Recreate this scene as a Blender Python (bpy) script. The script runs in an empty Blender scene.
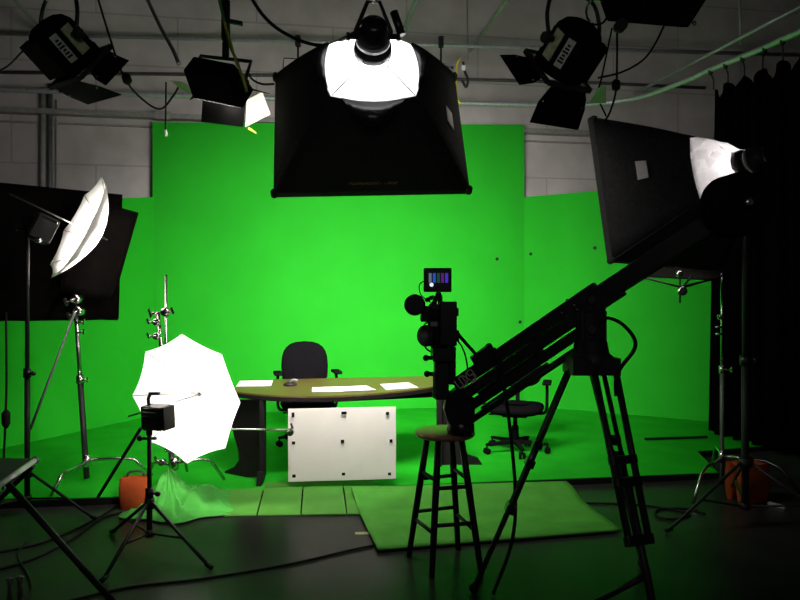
import bpy, math, random
from mathutils import Vector as V, Matrix as MX
random.seed(7)
SC = bpy.context.scene
COL = SC.collection
PI = math.pi
FPX, EYE = 650.0, 1.45
STG = 0.055            # stage height


def P(px, py, d):
    """point at depth d seen at photo pixel (px, py)"""
    return V(((px - 400) / FPX * d, d, EYE - (py - 300) / FPX * d))


def G(px, py, z=0.0):
    """point on the horizontal plane z seen at photo pixel"""
    d = (EYE - z) * FPX / (py - 300)
    return V(((px - 400) / FPX * d, d, z))


# ------------------------------------------------------------------ materials
def pm(name, col, rough=0.6, metal=0.0, var=0.15, scale=18.0, bump=0.0, spec=0.4, stretch=None, coat=0.0):
    m = bpy.data.materials.new(name)
    m.use_nodes = True
    nt = m.node_tree
    b = nt.nodes['Principled BSDF']
    b.inputs['Roughness'].default_value = rough
    b.inputs['Metallic'].default_value = metal
    b.inputs['Specular IOR Level'].default_value = spec
    b.inputs['Coat Weight'].default_value = coat
    tc = nt.nodes.new('ShaderNodeTexCoord')
    mp = nt.nodes.new('ShaderNodeMapping')
    if stretch:
        mp.inputs['Scale'].default_value = stretch
    nz = nt.nodes.new('ShaderNodeTexNoise')
    nz.inputs['Scale'].default_value = scale
    nz.inputs['Detail'].default_value = 4
    rp = nt.nodes.new('ShaderNodeValToRGB')
    lo = [max(0, c * (1 - var)) for c in col]
    hi = [min(1, c * (1 + var)) for c in col]
    rp.color_ramp.elements[0].color = (*lo, 1)
    rp.color_ramp.elements[1].color = (*hi, 1)
    rp.color_ramp.elements[0].position = .3
    rp.color_ramp.elements[1].position = .7
    L = nt.links.new
    L(tc.outputs['Object'], mp.inputs['Vector'])
    L(mp.outputs['Vector'], nz.inputs['Vector'])
    L(nz.outputs['Fac'], rp.inputs['Fac'])
    L(rp.outputs['Color'], b.inputs['Base Color'])
    if bump:
        bp = nt.nodes.new('ShaderNodeBump')
        bp.inputs['Strength'].default_value = bump
        bp.inputs['Distance'].default_value = .01
        L(nz.outputs['Fac'], bp.inputs['Height'])
        L(bp.outputs['Normal'], b.inputs['Normal'])
    return m


def emit(name, col, st):
    m = bpy.data.materials.new(name)
    m.use_nodes = True
    nt = m.node_tree
    nt.nodes.clear()
    e = nt.nodes.new('ShaderNodeEmission')
    e.inputs['Color'].default_value = (*col, 1)
    e.inputs['Strength'].default_value = st
    o = nt.nodes.new('ShaderNodeOutputMaterial')
    nt.links.new(e.outputs[0], o.inputs['Surface'])
    return m


def translucent(name, col, tcol, mix=.5):
    m = bpy.data.materials.new(name)
    m.use_nodes = True
    nt = m.node_tree
    nt.nodes.clear()
    d = nt.nodes.new('ShaderNodeBsdfDiffuse')
    t = nt.nodes.new('ShaderNodeBsdfTranslucent')
    x = nt.nodes.new('ShaderNodeMixShader')
    nz = nt.nodes.new('ShaderNodeTexNoise')
    nz.inputs['Scale'].default_value = 60
    rp = nt.nodes.new('ShaderNodeValToRGB')
    rp.color_ramp.elements[0].color = (*[c * .95 for c in col], 1)
    rp.color_ramp.elements[1].color = (*col, 1)
    o = nt.nodes.new('ShaderNodeOutputMaterial')
    t.inputs['Color'].default_value = (*tcol, 1)
    x.inputs['Fac'].default_value = mix
    L = nt.links.new
    L(nz.outputs['Fac'], rp.inputs['Fac'])
    L(rp.outputs['Color'], d.inputs['Color'])
    L(d.outputs[0], x.inputs[1])
    L(t.outputs[0], x.inputs[2])
    L(x.outputs[0], o.inputs['Surface'])
    return m


def block_mat(name, col, mortar):
    m = pm(name, col, .85, var=.12, scale=3.0, spec=.2)
    nt = m.node_tree
    b = nt.nodes['Principled BSDF']
    tc = nt.nodes.new('ShaderNodeTexCoord')
    mp = nt.nodes.new('ShaderNodeMapping')
    mp.inputs['Rotation'].default_value = (PI / 2, 0, 0)
    br = nt.nodes.new('ShaderNodeTexBrick')
    br.inputs['Scale'].default_value = 1.0
    br.inputs['Brick Width'].default_value = 1.9
    br.inputs['Row Height'].default_value = .62
    br.inputs['Mortar Size'].default_value = .012
    br.inputs['Mortar Smooth'].default_value = .3
    br.inputs['Color1'].default_value = (1, 1, 1, 1)
    br.inputs['Color2'].default_value = (.93, .93, .93, 1)
    br.inputs['Mortar'].default_value = (mortar, mortar, mortar, 1)
    mul = nt.nodes.new('ShaderNodeMixRGB')
    mul.blend_type = 'MULTIPLY'
    mul.inputs['Fac'].default_value = 1
    src = b.inputs['Base Color'].links[0].from_socket
    L = nt.links.new
    L(tc.outputs['Object'], mp.inputs['Vector'])
    L(mp.outputs['Vector'], br.inputs['Vector'])
    L(src, mul.inputs['Color1'])
    L(br.outputs['Color'], mul.inputs['Color2'])
    L(mul.outputs[0], b.inputs['Base Color'])
    return m


M = {}
M['green'] = pm('chroma_green_paint', (.024, .50, .023), .75, var=.05, scale=2.2, spec=.12)
M['green_floor'] = pm('chroma_green_floor_paint', (.016, .42, .015), .55, var=.12, scale=3.5, spec=.2)
M['green_tile'] = pm('pale_green_vinyl', (.085, .30, .04), .6, var=.1, scale=7, spec=.2, bump=.05)
M['green_sheet'] = pm('pale_green_sheet', (.085, .36, .042), .7, var=.14, scale=5, spec=.15, bump=.15)
M['green_cloth'] = pm('green_cloth', (.07, .36, .055), .85, var=.08, scale=9, spec=.1)
M['wall'] = block_mat('grey_block_paint', (.60, .555, .53), .72)
M['wall_dark'] = pm('dark_wall_paint', (.05, .05, .05), .9, spec=.1)
M['ceil'] = pm('black_ceiling_paint', (.02, .02, .02), .9, spec=.1)
M['floor'] = pm('black_studio_floor', (.026, .024, .023), .3, var=.35, scale=2.5, spec=.10)
M['edge'] = pm('black_stage_edge', (.006, .006, .006), .7, spec=.15)
M['black'] = pm('black_paint', (.018, .018, .018), .5, spec=.3)
M['matte'] = pm('matte_black_paint', (.008, .008, .008), .95, spec=0)
M['alu'] = pm('brushed_aluminium', (.62, .60, .60), .5, .2)
M['blackgloss'] = pm('black_gloss', (.012, .012, .013), .28, spec=.5)
M['fabric'] = pm('black_nylon', (.024, .023, .024), .8, var=.25, scale=40, spec=.15, bump=.1)
M['velvet'] = pm('black_curtain_cloth', (.0018, .0018, .0018), .95, var=.3, scale=30, spec=.0)
M['flag'] = pm('black_flag_cloth', (.0035, .003, .0027), .9, var=.25, scale=14, spec=.02, bump=.2)
M['chrome'] = pm('chrome_steel', (.62, .58, .57), .25, 1.0, var=.08, scale=40)
M['steel'] = pm('galvanised_pipe', (.50, .50, .53), .38, .35, var=.15, scale=25)
M['steel_dark'] = pm('weathered_pipe', (.13, .14, .13), .5, .3, var=.2, scale=20)
M['conduit'] = pm('painted_conduit', (.34, .33, .31), .6, .1, var=.15, scale=18)
M['white'] = pm('white_board', (.86, .80, .74), .5, var=.03, scale=5, spec=.3)
M['paper'] = pm('white_paper', (.85, .85, .83), .7, var=.03, scale=12, spec=.2)
M['label'] = pm('printed_label', (.86, .80, .80), .6, var=.1, scale=90)
M['labelgreen'] = pm('olive_label', (.62, .68, .42), .5, var=.2, scale=30)
M['labelgrey'] = pm('grey_label', (.66, .66, .62), .5, var=.2, scale=30)
M['gold'] = pm('gold_print', (.40, .22, .07), .5, var=.2, scale=60)
M['desk'] = pm('wood_laminate', (.115, .075, .022), .35, var=.22, scale=6, stretch=(1, 9, 1), spec=.4)
M['deskdark'] = pm('charcoal_laminate', (.012, .009, .010), .6, var=.15, scale=25, spec=.12)
M['stool'] = pm('varnished_wood', (.30, .15, .075), .3, var=.25, scale=5, stretch=(1, 8, 1), spec=.5)
M['stoolleg'] = pm('black_stained_wood', (.010, .009, .009), .45, var=.3, scale=12, spec=.3)
M['chair'] = pm('charcoal_upholstery', (.0065, .006, .007), .95, var=.25, scale=90, spec=.0, bump=.2)
M['orange'] = pm('orange_canvas', (.30, .05, .010), .8, var=.2, scale=9, spec=.15, bump=.2)
M['yellow'] = pm('yellow_webbing', (.60, .52, .05), .6, var=.15, scale=30)
M['ypale'] = pm('pale_tape', (.45, .45, .20), .6)
M['greencable'] = pm('green_cable_jacket', (.07, .30, .09), .5)
M['greyplast'] = pm('grey_plastic', (.25, .25, .26), .5)
M['rubber'] = pm('black_rubber', (.008, .008, .008), .6, spec=.2)
M['shell_in'] = pm('silver_lining', (.62, .60, .60), .35, .6, var=.06, scale=30)
M['silver'] = pm('crinkled_silver_cloth', (.72, .69, .69), .28, .75, var=.15, scale=22, bump=.8)
M['umb'] = translucent('white_umbrella_nylon', (.85, .80, .80), (.80, .75, .74), .5)
M['gel'] = translucent('diffusion_gel', (.80, .78, .70), (.75, .72, .62), .6)
M['rear'] = translucent('white_rear_cloth', (.80, .80, .80), (.34, .34, .34), .6)
M['rearsilver'] = translucent('glowing_silver_cloth', (.58, .55, .55), (.30, .28, .28), .5)
M['diff1'] = emit('softbox_front_lit', (1.0, .97, .93), 17)
M['diff2'] = emit('softbox_side_front_lit', (1.0, .97, .93), 4)
M['lens'] = emit('lit_fresnel_lens', (1.0, .93, .8), 7)
M['lensoff'] = pm('fresnel_glass', (.10, .11, .12), .08, spec=.8)
M['scr0'] = pm('screen_black', (.004, .004, .012), .3)
M['jibplate'] = pm('silver_lettering', (.75, .68, .62), .5)
for nm, c in (('grey', (.10, .14, .18)), ('blue', (.02, .08, .42)), ('dgreen', (.01, .06, .05)),
              ('purple', (.10, .015, .13)), ('indigo', (.05, .03, .50)), ('white', (.8, .85, 1.0))):
    M['scr_' + nm] = emit('screen_' + nm, c, 1.0)


# ------------------------------------------------------------------ mesh builder
def axes(a):
    a = V(a).normalized()
    w = a.cross(V((0, 0, 1)))
    if w.length < 1e-4:
        w = V((1, 0, 0))
    w.normalize()
    return a, w, w.cross(a)


class MB:
    def __init__(s, mx=None):
        s.v, s.f, s.mi, s.sm = [], [], [], []
        s.mx = mx or MX.Identity(4)
        s.m = 0

    def add(s, vs, fs, smooth=False):
        o = len(s.v)
        s.v += [s.mx @ V(p) for p in vs]
        for f in fs:
            s.f.append([i + o for i in f])
            s.mi.append(s.m)
            s.sm.append(smooth)
        return s

    def hexa(s, q):          # 8 pts: bottom loop 0-3, top loop 4-7
        return s.add(q, [(3, 2, 1, 0), (4, 5, 6, 7), (0, 1, 5, 4), (1, 2, 6, 5), (2, 3, 7, 6), (3, 0, 4, 7)])

    def box(s, c, ax, ay, az):  # half vectors
        c, ax, ay, az = V(c), V(ax), V(ay), V(az)
        return s.hexa([c + ax * i + ay * j + az * k for k in (-1, 1) for i, j in ((-1, -1), (1, -1), (1, 1), (-1, 1))])

    def cube(s, c, sx, sy, sz, rz=0):
        cs, sn = math.cos(rz), math.sin(rz)
        return s.box(c, (sx / 2 * cs, sx / 2 * sn, 0), (-sy / 2 * sn, sy / 2 * cs, 0), (0, 0, sz / 2))

    def bar(s, a, b, w, h, up=(0, 0, 1)):   # rectangular bar from a to b
        a, b = V(a), V(b)
        d = (b - a)
        x = d.cross(V(up))
        if x.length < 1e-5:
            x = V((1, 0, 0))
        x.normalize()
        z = x.cross(d).normalized()
        return s.box((a + b) / 2, d / 2, x * w / 2, z * h / 2)

    def prism(s, poly, ext):
        n = len(poly)
        e = V(ext)
        vs = [V(p) for p in poly] + [V(p) + e for p in poly]
        fs = [list(range(n))[::-1], list(range(n, 2 * n))]
        fs += [(i, (i + 1) % n, n + (i + 1) % n, n + i) for i in range(n)]
        return s.add(vs, fs)

    def tube(s, pts, r, n=8, closed=False, caps=True):
        pts = [V(p) for p in pts]
        k = len(pts)
        rr = r if isinstance(r, (list, tuple)) else [r] * k
        vs, fs = [], []
        ref = None
        for i, p in enumerate(pts):
            if closed:
                t = pts[(i + 1) % k] - pts[i - 1]
            else:
                t = pts[min(i + 1, k - 1)] - pts[max(i - 1, 0)]
            t.normalize()
            if ref is None:
                ref = t.cross(V((0, 0, 1)))
                if ref.length < 1e-3:
                    ref = t.cross(V((0, 1, 0)))
            ref = (ref - t * ref.dot(t)).normalized()
            b = t.cross(ref)
            for j in range(n):
                an = 2 * PI * j / n
                vs.append(p + (ref * math.cos(an) + b * math.sin(an)) * rr[i])
        for i in range(k if closed else k - 1):
            for j in range(n):
                a, b2 = i * n + j, i * n + (j + 1) % n
                c, d = ((i + 1) % k) * n + (j + 1) % n, ((i + 1) % k) * n + j
                fs.append((a, b2, c, d))
        s.add(vs, fs, True)
        if caps and not closed:
            o = len(s.v) - len(vs)
            s.f.append([o + j for j in range(n)][::-1]); s.mi.append(s.m); s.sm.append(False)
            s.f.append([o + (k - 1) * n + j for j in range(n)]); s.mi.append(s.m); s.sm.append(False)
        return s

    def lathe(s, o, a, prof, n=20, smooth=True):   # prof (t, r) along axis a from o
        a, w, u = axes(a)
        o = V(o)
        vs, fs = [], []
        for t, r in prof:
            for j in range(n):
                an = 2 * PI * j / n
                vs.append(o + a * t + (w * math.cos(an) + u * math.sin(an)) * max(r, 1e-4))
        for i in range(len(prof) - 1):
            for j in range(n):
                fs.append((i * n + j, i * n + (j + 1) % n, (i + 1) * n + (j + 1) % n, (i + 1) * n + j))
        s.add(vs, fs, smooth)
        o2 = len(s.v) - len(vs)
        for st, rev in ((0, True), ((len(prof) - 1) * n, False)):
            l = [o2 + st + j for j in range(n)]
            s.f.append(l[::-1] if rev else l); s.mi.append(s.m); s.sm.append(False)
        return s

    def cyl(s, a, b, r, n=16):
        a, b = V(a), V(b)
        return s.lathe(a, b - a, [(0, r), ((b - a).length, r)], n)

    def ball(s, c, r, n=10):
        return s.lathe(V(c) - V((0, 0, r)), (0, 0, 1), [(r - r * math.cos(PI * i / n), r * math.sin(PI * i / n)) for i in range(n + 1)], 12)

    def grid(s, rows, wrap=False, smooth=True):
        m_, n_ = len(rows), len(rows[0])
        fs = []
        for i in range(m_ - 1):
            for j in range(n_ if wrap else n_ - 1):
                fs.append((i * n_ + j, i * n_ + (j + 1) % n_, (i + 1) * n_ + (j + 1) % n_, (i + 1) * n_ + j))
        return s.add([p for r in rows for p in r], fs, smooth)

    def build(s, name, mats, parent=None, bevel=0, solid=0, recalc=True, sub=0):
        me = bpy.data.meshes.new(name)
        off = V((0, 0, 0))
        if parent is None:
            xs = [p.x for p in s.v]; ys = [p.y for p in s.v]; zs = [p.z for p in s.v]
            off = V(((min(xs) + max(xs)) / 2, (min(ys) + max(ys)) / 2, min(zs)))
            vs = [p - off for p in s.v]
        else:
            inv = WM[parent.name].inverted()
            vs = [inv @ p for p in s.v]
        me.from_pydata([tuple(p) for p in vs], [], s.f)
        if not isinstance(mats, (list, tuple)):
            mats = [mats]
        for m in mats:
            me.materials.append(m)
        for i, pl in enumerate(me.polygons):
            pl.material_index = s.mi[i]
            pl.use_smooth = s.sm[i]
        if recalc:
            import bmesh
            bm = bmesh.new(); bm.from_mesh(me)
            bmesh.ops.recalc_face_normals(bm, faces=bm.faces)
            bm.to_mesh(me); bm.free()
        me.update()
        o = bpy.data.objects.new(name, me)
        COL.objects.link(o)
        if parent is None:
            o.location = off
            WM[o.name] = MX.Translation(off)
        else:
            o.parent = parent
            WM[o.name] = WM[parent.name].copy()
        if solid:
            md = o.modifiers.new('thickness', 'SOLIDIFY'); md.thickness = solid; md.offset = 0
        if bevel:
            md = o.modifiers.new('edge', 'BEVEL'); md.width = bevel; md.segments = 2; md.limit_method = 'ANGLE'
        if sub:
            md = o.modifiers.new('smooth', 'SUBSURF'); md.levels = sub; md.render_levels = sub
        return o


WM = {}


def tag(o, label, cat, group=None, kind=None):
    o['label'] = label
    o['category'] = cat
    if group: o['group'] = group
    if kind: o['kind'] = kind
    return o


def thing(name, label, cat, loc, group=None):
    o = bpy.data.objects.new(name, None)
    o.empty_display_size = .1
    COL.objects.link(o)
    o.location = V(loc)
    WM[o.name] = MX.Translation(V(loc))
    return tag(o, label, cat, group)


def struct(o, label=None, cat=None):
    o['kind'] = 'structure'
    if label: o['label'] = label
    if cat: o['category'] = cat
    return o


def bez(pts, n=10):
    """Catmull-Rom through points"""
    pts = [V(p) for p in pts]
    q = [pts[0] * 2 - pts[1]] + pts + [pts[-1] * 2 - pts[-2]]
    out = []
    for i in range(1, len(q) - 2):
        for k in range(n):
            t = k / n
            a, b, c, d = q[i - 1], q[i], q[i + 1], q[i + 2]
            out.append(.5 * ((2 * b) + (c - a) * t + (2 * a - 5 * b + 4 * c - d) * t * t + (3 * b - a - 3 * c + d) * t ** 3))
    out.append(pts[-1])
    return out


def cable(name, label, cat, pts, r, mat, group=None, n=8):
    return tag(MB().tube(bez(pts, n), r, 6).build(name, mat), label, cat, group)


# ------------------------------------------------------------------ setting
struct(MB().hexa([(-7, -1.5, -.1), (7, -1.5, -.1), (7, 11, -.1), (-7, 11, -.1), (-7, -1.5, 0), (7, -1.5, 0), (7, 11, 0), (-7, 11, 0)]).build('floor', M['floor']),
       'black glossy studio floor in front of the green stage', 'floor')
struct(MB().hexa([(-7, -1.5, 6.2), (7, -1.5, 6.2), (7, 11, 6.2), (-7, 11, 6.2), (-7, -1.5, 6.3), (7, -1.5, 6.3), (7, 11, 6.3), (-7, 11, 6.3)]).build('ceiling', M['ceil']),
       'black ceiling high over the studio', 'ceiling')
E1 = V((1, .15, 0)).normalized()
EN = V((-.15, 1, 0)).normalized()
wl0 = V((-6.2, 8.50 - .15 * 6.2, 0)); wr0 = V((6.4, 8.50 + .15 * 6.4, 0))
mb = MB(); mb.prism([wl0, wr0, wr0 + V((0, 0, 6.2)), wl0 + V((0, 0, 6.2))], EN * .2)
struct(mb.build('wall_rear', M['wall']), 'grey block wall rising behind the green screen', 'wall')
mb = MB(); mb.cube((-6.3, 4.6, 3.1), .2, 12.2, 6.2)
struct(mb.build('wall_left', M['wall_dark']), 'dark wall at the left of the studio', 'wall')
mb = MB(); mb.cube((6.3, 4.6, 3.1), .2, 12.2, 6.2)
struct(mb.build('wall_right', M['wall_dark']), 'dark wall at the right behind the black curtain', 'wall')

# green stage floor
LC = P(155, 300, 7.9); LC.z = 0
RC = P(523.5, 300, 8.6); RC.z = 0
s0, s1 = G(0, 501, STG), G(700, 473, STG)
sd = (s1 - s0).normalized()
fl = s0 - sd * 1.7
fr = G(718, 472.3, STG)
poly = [fl, fr, G(697, 451, STG), G(760, 446, STG), V((4.6, 6.75, STG)), V((4.9, 7.2, STG)), V((4.0, 7.7, STG)), V((RC.x, RC.y + .05, STG)), V((LC.x, LC.y + .05, STG)), V((-4.9, 5.0, STG))]
ed = MB(); top = MB()
top.prism([p - V((0, 0, .006)) for p in poly], (0, 0, .006))
ed.prism([V((p.x, p.y, 0)) for p in poly], (0, 0, STG - .006))
struct(ed.build('trim_1', M['edge']), 'black edge under the green stage floor', 'stage edge')
struct(top.build('floor_stage', M['green_floor']), 'green painted stage floor in front of the green screen', 'floor')


def flat(name, a, b, za, zb, label, back=.06):
    a, b = V(a), V(b)
    d = (b - a).normalized()
    n = V((-d.y, d.x, 0))
    m = MB()
    m.prism([V((a.x, a.y, 0)), V((b.x, b.y, 0)), V((b.x, b.y, zb)), V((a.x, a.y, za))], n * back)
    return struct(m.build(name, M['green']), label, 'green screen')


flat('wall_back', LC - E1 * .03, RC + E1 * .01, 3.61, 3.77, 'tall bright green screen wall behind the desk')
dl = (LC - V((-3.64, 6.37, 0))).normalized()
flat('wall_side_left', LC - dl * 3.2, LC - dl * .005 - V((0, .01, 0)), 2.15, 2.70, 'lower angled green screen wall at the left, behind the black flags')
rr_ = V((3.66, 7.40, 0)); dr = (rr_ - RC).normalized()
flat('wall_side_right', RC + dr * .005 - V((0, .01, 0)), RC + dr * 3.6, 2.81, 2.81, 'lower angled green screen wall at the right, beside the black curtain')

# ------------------------------------------------------------------ things on walls and ceiling
for k, (px, py, d, lb) in enumerate((
        (497, 259, None, 'small black marker on the tall green wall, the higher of its two'),
        (520, 322, None, 'small black marker low beside the right seam of the tall green wall'),
        (531, 254, 1, 'small black marker on the right side wall just past the seam'),
        (595, 248, 1, 'small black marker on the right side wall nearest the softbox'))):
    A, B = (LC, RC) if d is None else (RC, RC + dr)
    nrm = V(((B - A).y, -(B - A).x, 0)).normalized()
    ray = P(px, py, 1) - V((0, 0, EYE))
    t = (A - V((0, 0, 0))).dot(nrm) / V((ray.x, ray.y, 0)).dot(nrm)
    p = V((0, 0, EYE)) + ray * t
    if d: p += nrm * .008
    o = MB().lathe(p - nrm * .002, nrm, [(0, .022), (.008, .022), (.012, .016)], 10).build('tracking_marker', M['black'])
    tag(o, lb, 'marker', 'tracking markers on the green walls')


def pipe(name, label, cat, a, b, r, mat, group=None):
    return tag(MB().cyl(a, b, r, 12).build(name, mat), label, cat, group)


pa = P(40, 34.5, 7.68); pb = P(765, 54, 8.32)
ex = (pb - pa).normalized()
pipe('grid_pipe', 'long pale ceiling pipe crossing the studio above the overhead softbox', 'pipe', pa - ex * .9, pb + ex * .6, .024, M['steel'], 'ceiling grid pipes')
pipe('grid_pipe', 'ceiling pipe rising from behind the overhead softbox toward the viewer', 'pipe', (-.03, 8.2, 4.67), (.88, 2.6, 4.67), .024, M['steel'], 'ceiling grid pipes')
pipe('grid_pipe', 'green tinged ceiling pipe running forward left of the right hand spotlight', 'pipe', (.90, 8.4, 4.67), (1.9, 2.6, 4.67), .022, M['steel'], 'ceiling grid pipes')
pipe('grid_pipe', 'straight green tinged pipe above the curved curtain rail', 'pipe', P(635, 93.5, 8.7), P(830, -9, 5.75), .02, M['steel'], 'ceiling grid pipes')
pipe('grid_pipe', 'short ceiling pipe at the top left corner over the left spotlight', 'pipe', (-4.22, 7.75, 4.62), (-3.45, 3.2, 4.62), .022, M['steel'], 'ceiling grid pipes')


def wallpt(px, py, off=.05):
    n = EN
    ray = P(px, py, 1) - V((0, 0, EYE))
    A = wl0 - EN * off
    t = A.dot(n) / V((ray.x, ray.y, 0)).dot(n)
    return V((0, 0, EYE)) + ray * t


def wtube(name, label, pts, r, mat, cat='conduit', group=None, off=None):
    pts = [wallpt(x, y, off or r * 1.02) for x, y in pts]
    return tag(MB().tube(pts, r, 8).build(name, mat), label, cat, group)


wtube('wall_conduit', 'upper horizontal conduit along the grey wall behind the softboxes', [(-20, 72), (330, 76), (600, 83), (705, 88)], .022, M['steel_dark'], group='wall conduits')
wtube('wall_conduit', 'vertical pale conduit on the grey wall, left of a pair by the black flags', [(43, 88), (43, 250)], .035, M['conduit'], group='wall conduits')
wtube('wall_conduit', 'vertical pale conduit on the grey wall, right of a pair by the black flags', [(50, 84), (50, 250)], .03, M['steel_dark'], group='wall conduits')
wtube('wall_conduit', 'thin bright vertical conduit edging the lit grey wall at left', [(56, 100), (56.5, 250)], .012, M['conduit'], group='wall conduits')
wtube('wall_conduit', 'thin vertical conduit at the grey wall above the overhead softbox right side', [(467, -20), (468, 60)], .01, M['conduit'], group='wall conduits')
mb = MB()
for a, b in (((-30, 120), (640, 123)),):
    A, B = wallpt(a[0], a[1], .02), wallpt(b[0], b[1], .02)
    B.z = A.z
    mb.bar(A, B, .04, .02)
struct(mb.build('trim_2', M['conduit']), 'thin horizontal ledge on the grey wall above the green wall', 'ledge')
A = wallpt(-30, 109, .06); B = wallpt(640, 109, .06); B.z = A.z
mb = MB(); mb.bar(A, B, .12, .06)
struct(mb.build('trim_3', M['conduit']), 'grey beam on the wall above the ledge', 'beam')
# small bracket on the wall
p = wallpt(163, 116, .08)
mb = MB(); mb.box(p, E1 * .09, EN * .05, (0, 0, .05))
tag(mb.build('junction_box', M['conduit'], bevel=.005), 'small grey box on the wall above the left end of green wall', 'box')

# curtain rail
rz = 3.86
rail = [V((-5.2, 7.36, rz)), V((-3.55, 7.56, rz)), V((-1.6, 7.76, rz)), V((.3, 7.92, rz)), V((1.7, 8.02, rz)), V((2.35, 8.0, rz)), V((2.85, 7.72, rz)), V((3.12, 7.2, rz)), V((3.27, 6.74, rz)), V((3.46, 6.25, rz)), V((3.60, 5.8, rz)), V((3.9, 4.8, rz)), V((4.1, 3.9, rz))]
rs = bez(rail, 8)
t = thing('curtain_rail', 'curved metal curtain rail high along the green wall and round to the black curtain', 'curtain rail', (0, 7.9, rz))
MB().tube(rs, .03, 8).build('rail', M['steel'], t)
# curtain
cpath = bez([V((3.29, 6.82, 0)), V((3.36, 6.52, 0)), V((3.46, 6.2, 0)), V((3.60, 5.8, 0)), V((3.9, 4.8, 0)), V((4.1, 3.9, 0)), V((4.2, 3.2, 0))], 40)
acc = [0]
for i in range(1, len(cpath)):
    acc.append(acc[-1] + (cpath[i] - cpath[i - 1]).length)
HK = .215
t = thing('stage_curtain', 'long black pleated curtain hanging at the right', 'curtain', (3.5, 6.2, STG))
rows = []
zs = [STG + .008, .4, 1.0, 1.7, 2.4, 3.0, 3.4, None]
for z in zs:
    r_ = []
    for i, p in enumerate(cpath):
        tn = (cpath[min(i + 1, len(cpath) - 1)] - cpath[max(i - 1, 0)]).normalized()
        nn = V((-tn.y, tn.x, 0))
        ph = acc[i] / HK * 2 * PI
        am = .055 * (1 if z is not None and z < 3 else .7)
        off = nn * (am * math.sin(ph * 1.0) + .02 * math.sin(ph * 2.7 + 1))
        sag = .5 - .5 * math.cos(ph)
        zz = z if z is not None else 3.66 - .17 * sag
        fl_ = tn * (-.10 * (1 - (zz / 3.6)) if i < 30 else 0)
        r_.append(V((p.x, p.y, zz)) + off + fl_ * (1 - i / 30 if i < 30 else 0))
    rows.append(r_)
MB().grid(rows).build('curtain_cloth', M['velvet'], t, solid=.012)
k = 0
while k * HK < acc[-1] - .05 and k < 16:
    s_ = k * HK
    i = min(range(len(acc)), key=lambda j: abs(acc[j] - s_))
    p = cpath[i]
    q = min(rs, key=lambda v: (V((v.x, v.y, 0)) - V((p.x, p.y, 0))).length)
    b = V((p.x, p.y, 3.655))
    m = MB()
    m.tube([b, V((p.x, p.y, 3.75)), V((q.x, q.y, rz - .03))], .008, 6)
    m.lathe(V((q.x, q.y, rz)) - V((.0, 0, .05)), (0, 0, 1), [(0, .02), (.05, .03), (.03 + .03, .02)], 8)
    m.build('hook', M['black'], t)
    k += 1
pipe('hanging_rod', 'thin pale rod hanging down above the black curtain', 'rod', P(739, -25, 6.9), P(740.5, 45, 6.9), .012, M['greyplast'])

# ------------------------------------------------------------------ softboxes
def loop_rect(c, w, u, hw, hh, n=8, bulge=0.0):
    cs = [(-1, -1), (1, -1), (1, 1), (-1, 1)]
    out = []
    for i in range(4):
        a, b = cs[i], cs[(i + 1) % 4]
        for k in range(n):
            s_ = k / n
            x, y = a[0] + (b[0] - a[0]) * s_, a[1] + (b[1] - a[1]) * s_
            bl = 1 + bulge * math.sin(PI * s_)
            if i in (0, 2): y *= bl
            else: x *= bl
            out.append(c + w * hw * x + u * hh * y)
    return out


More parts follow.
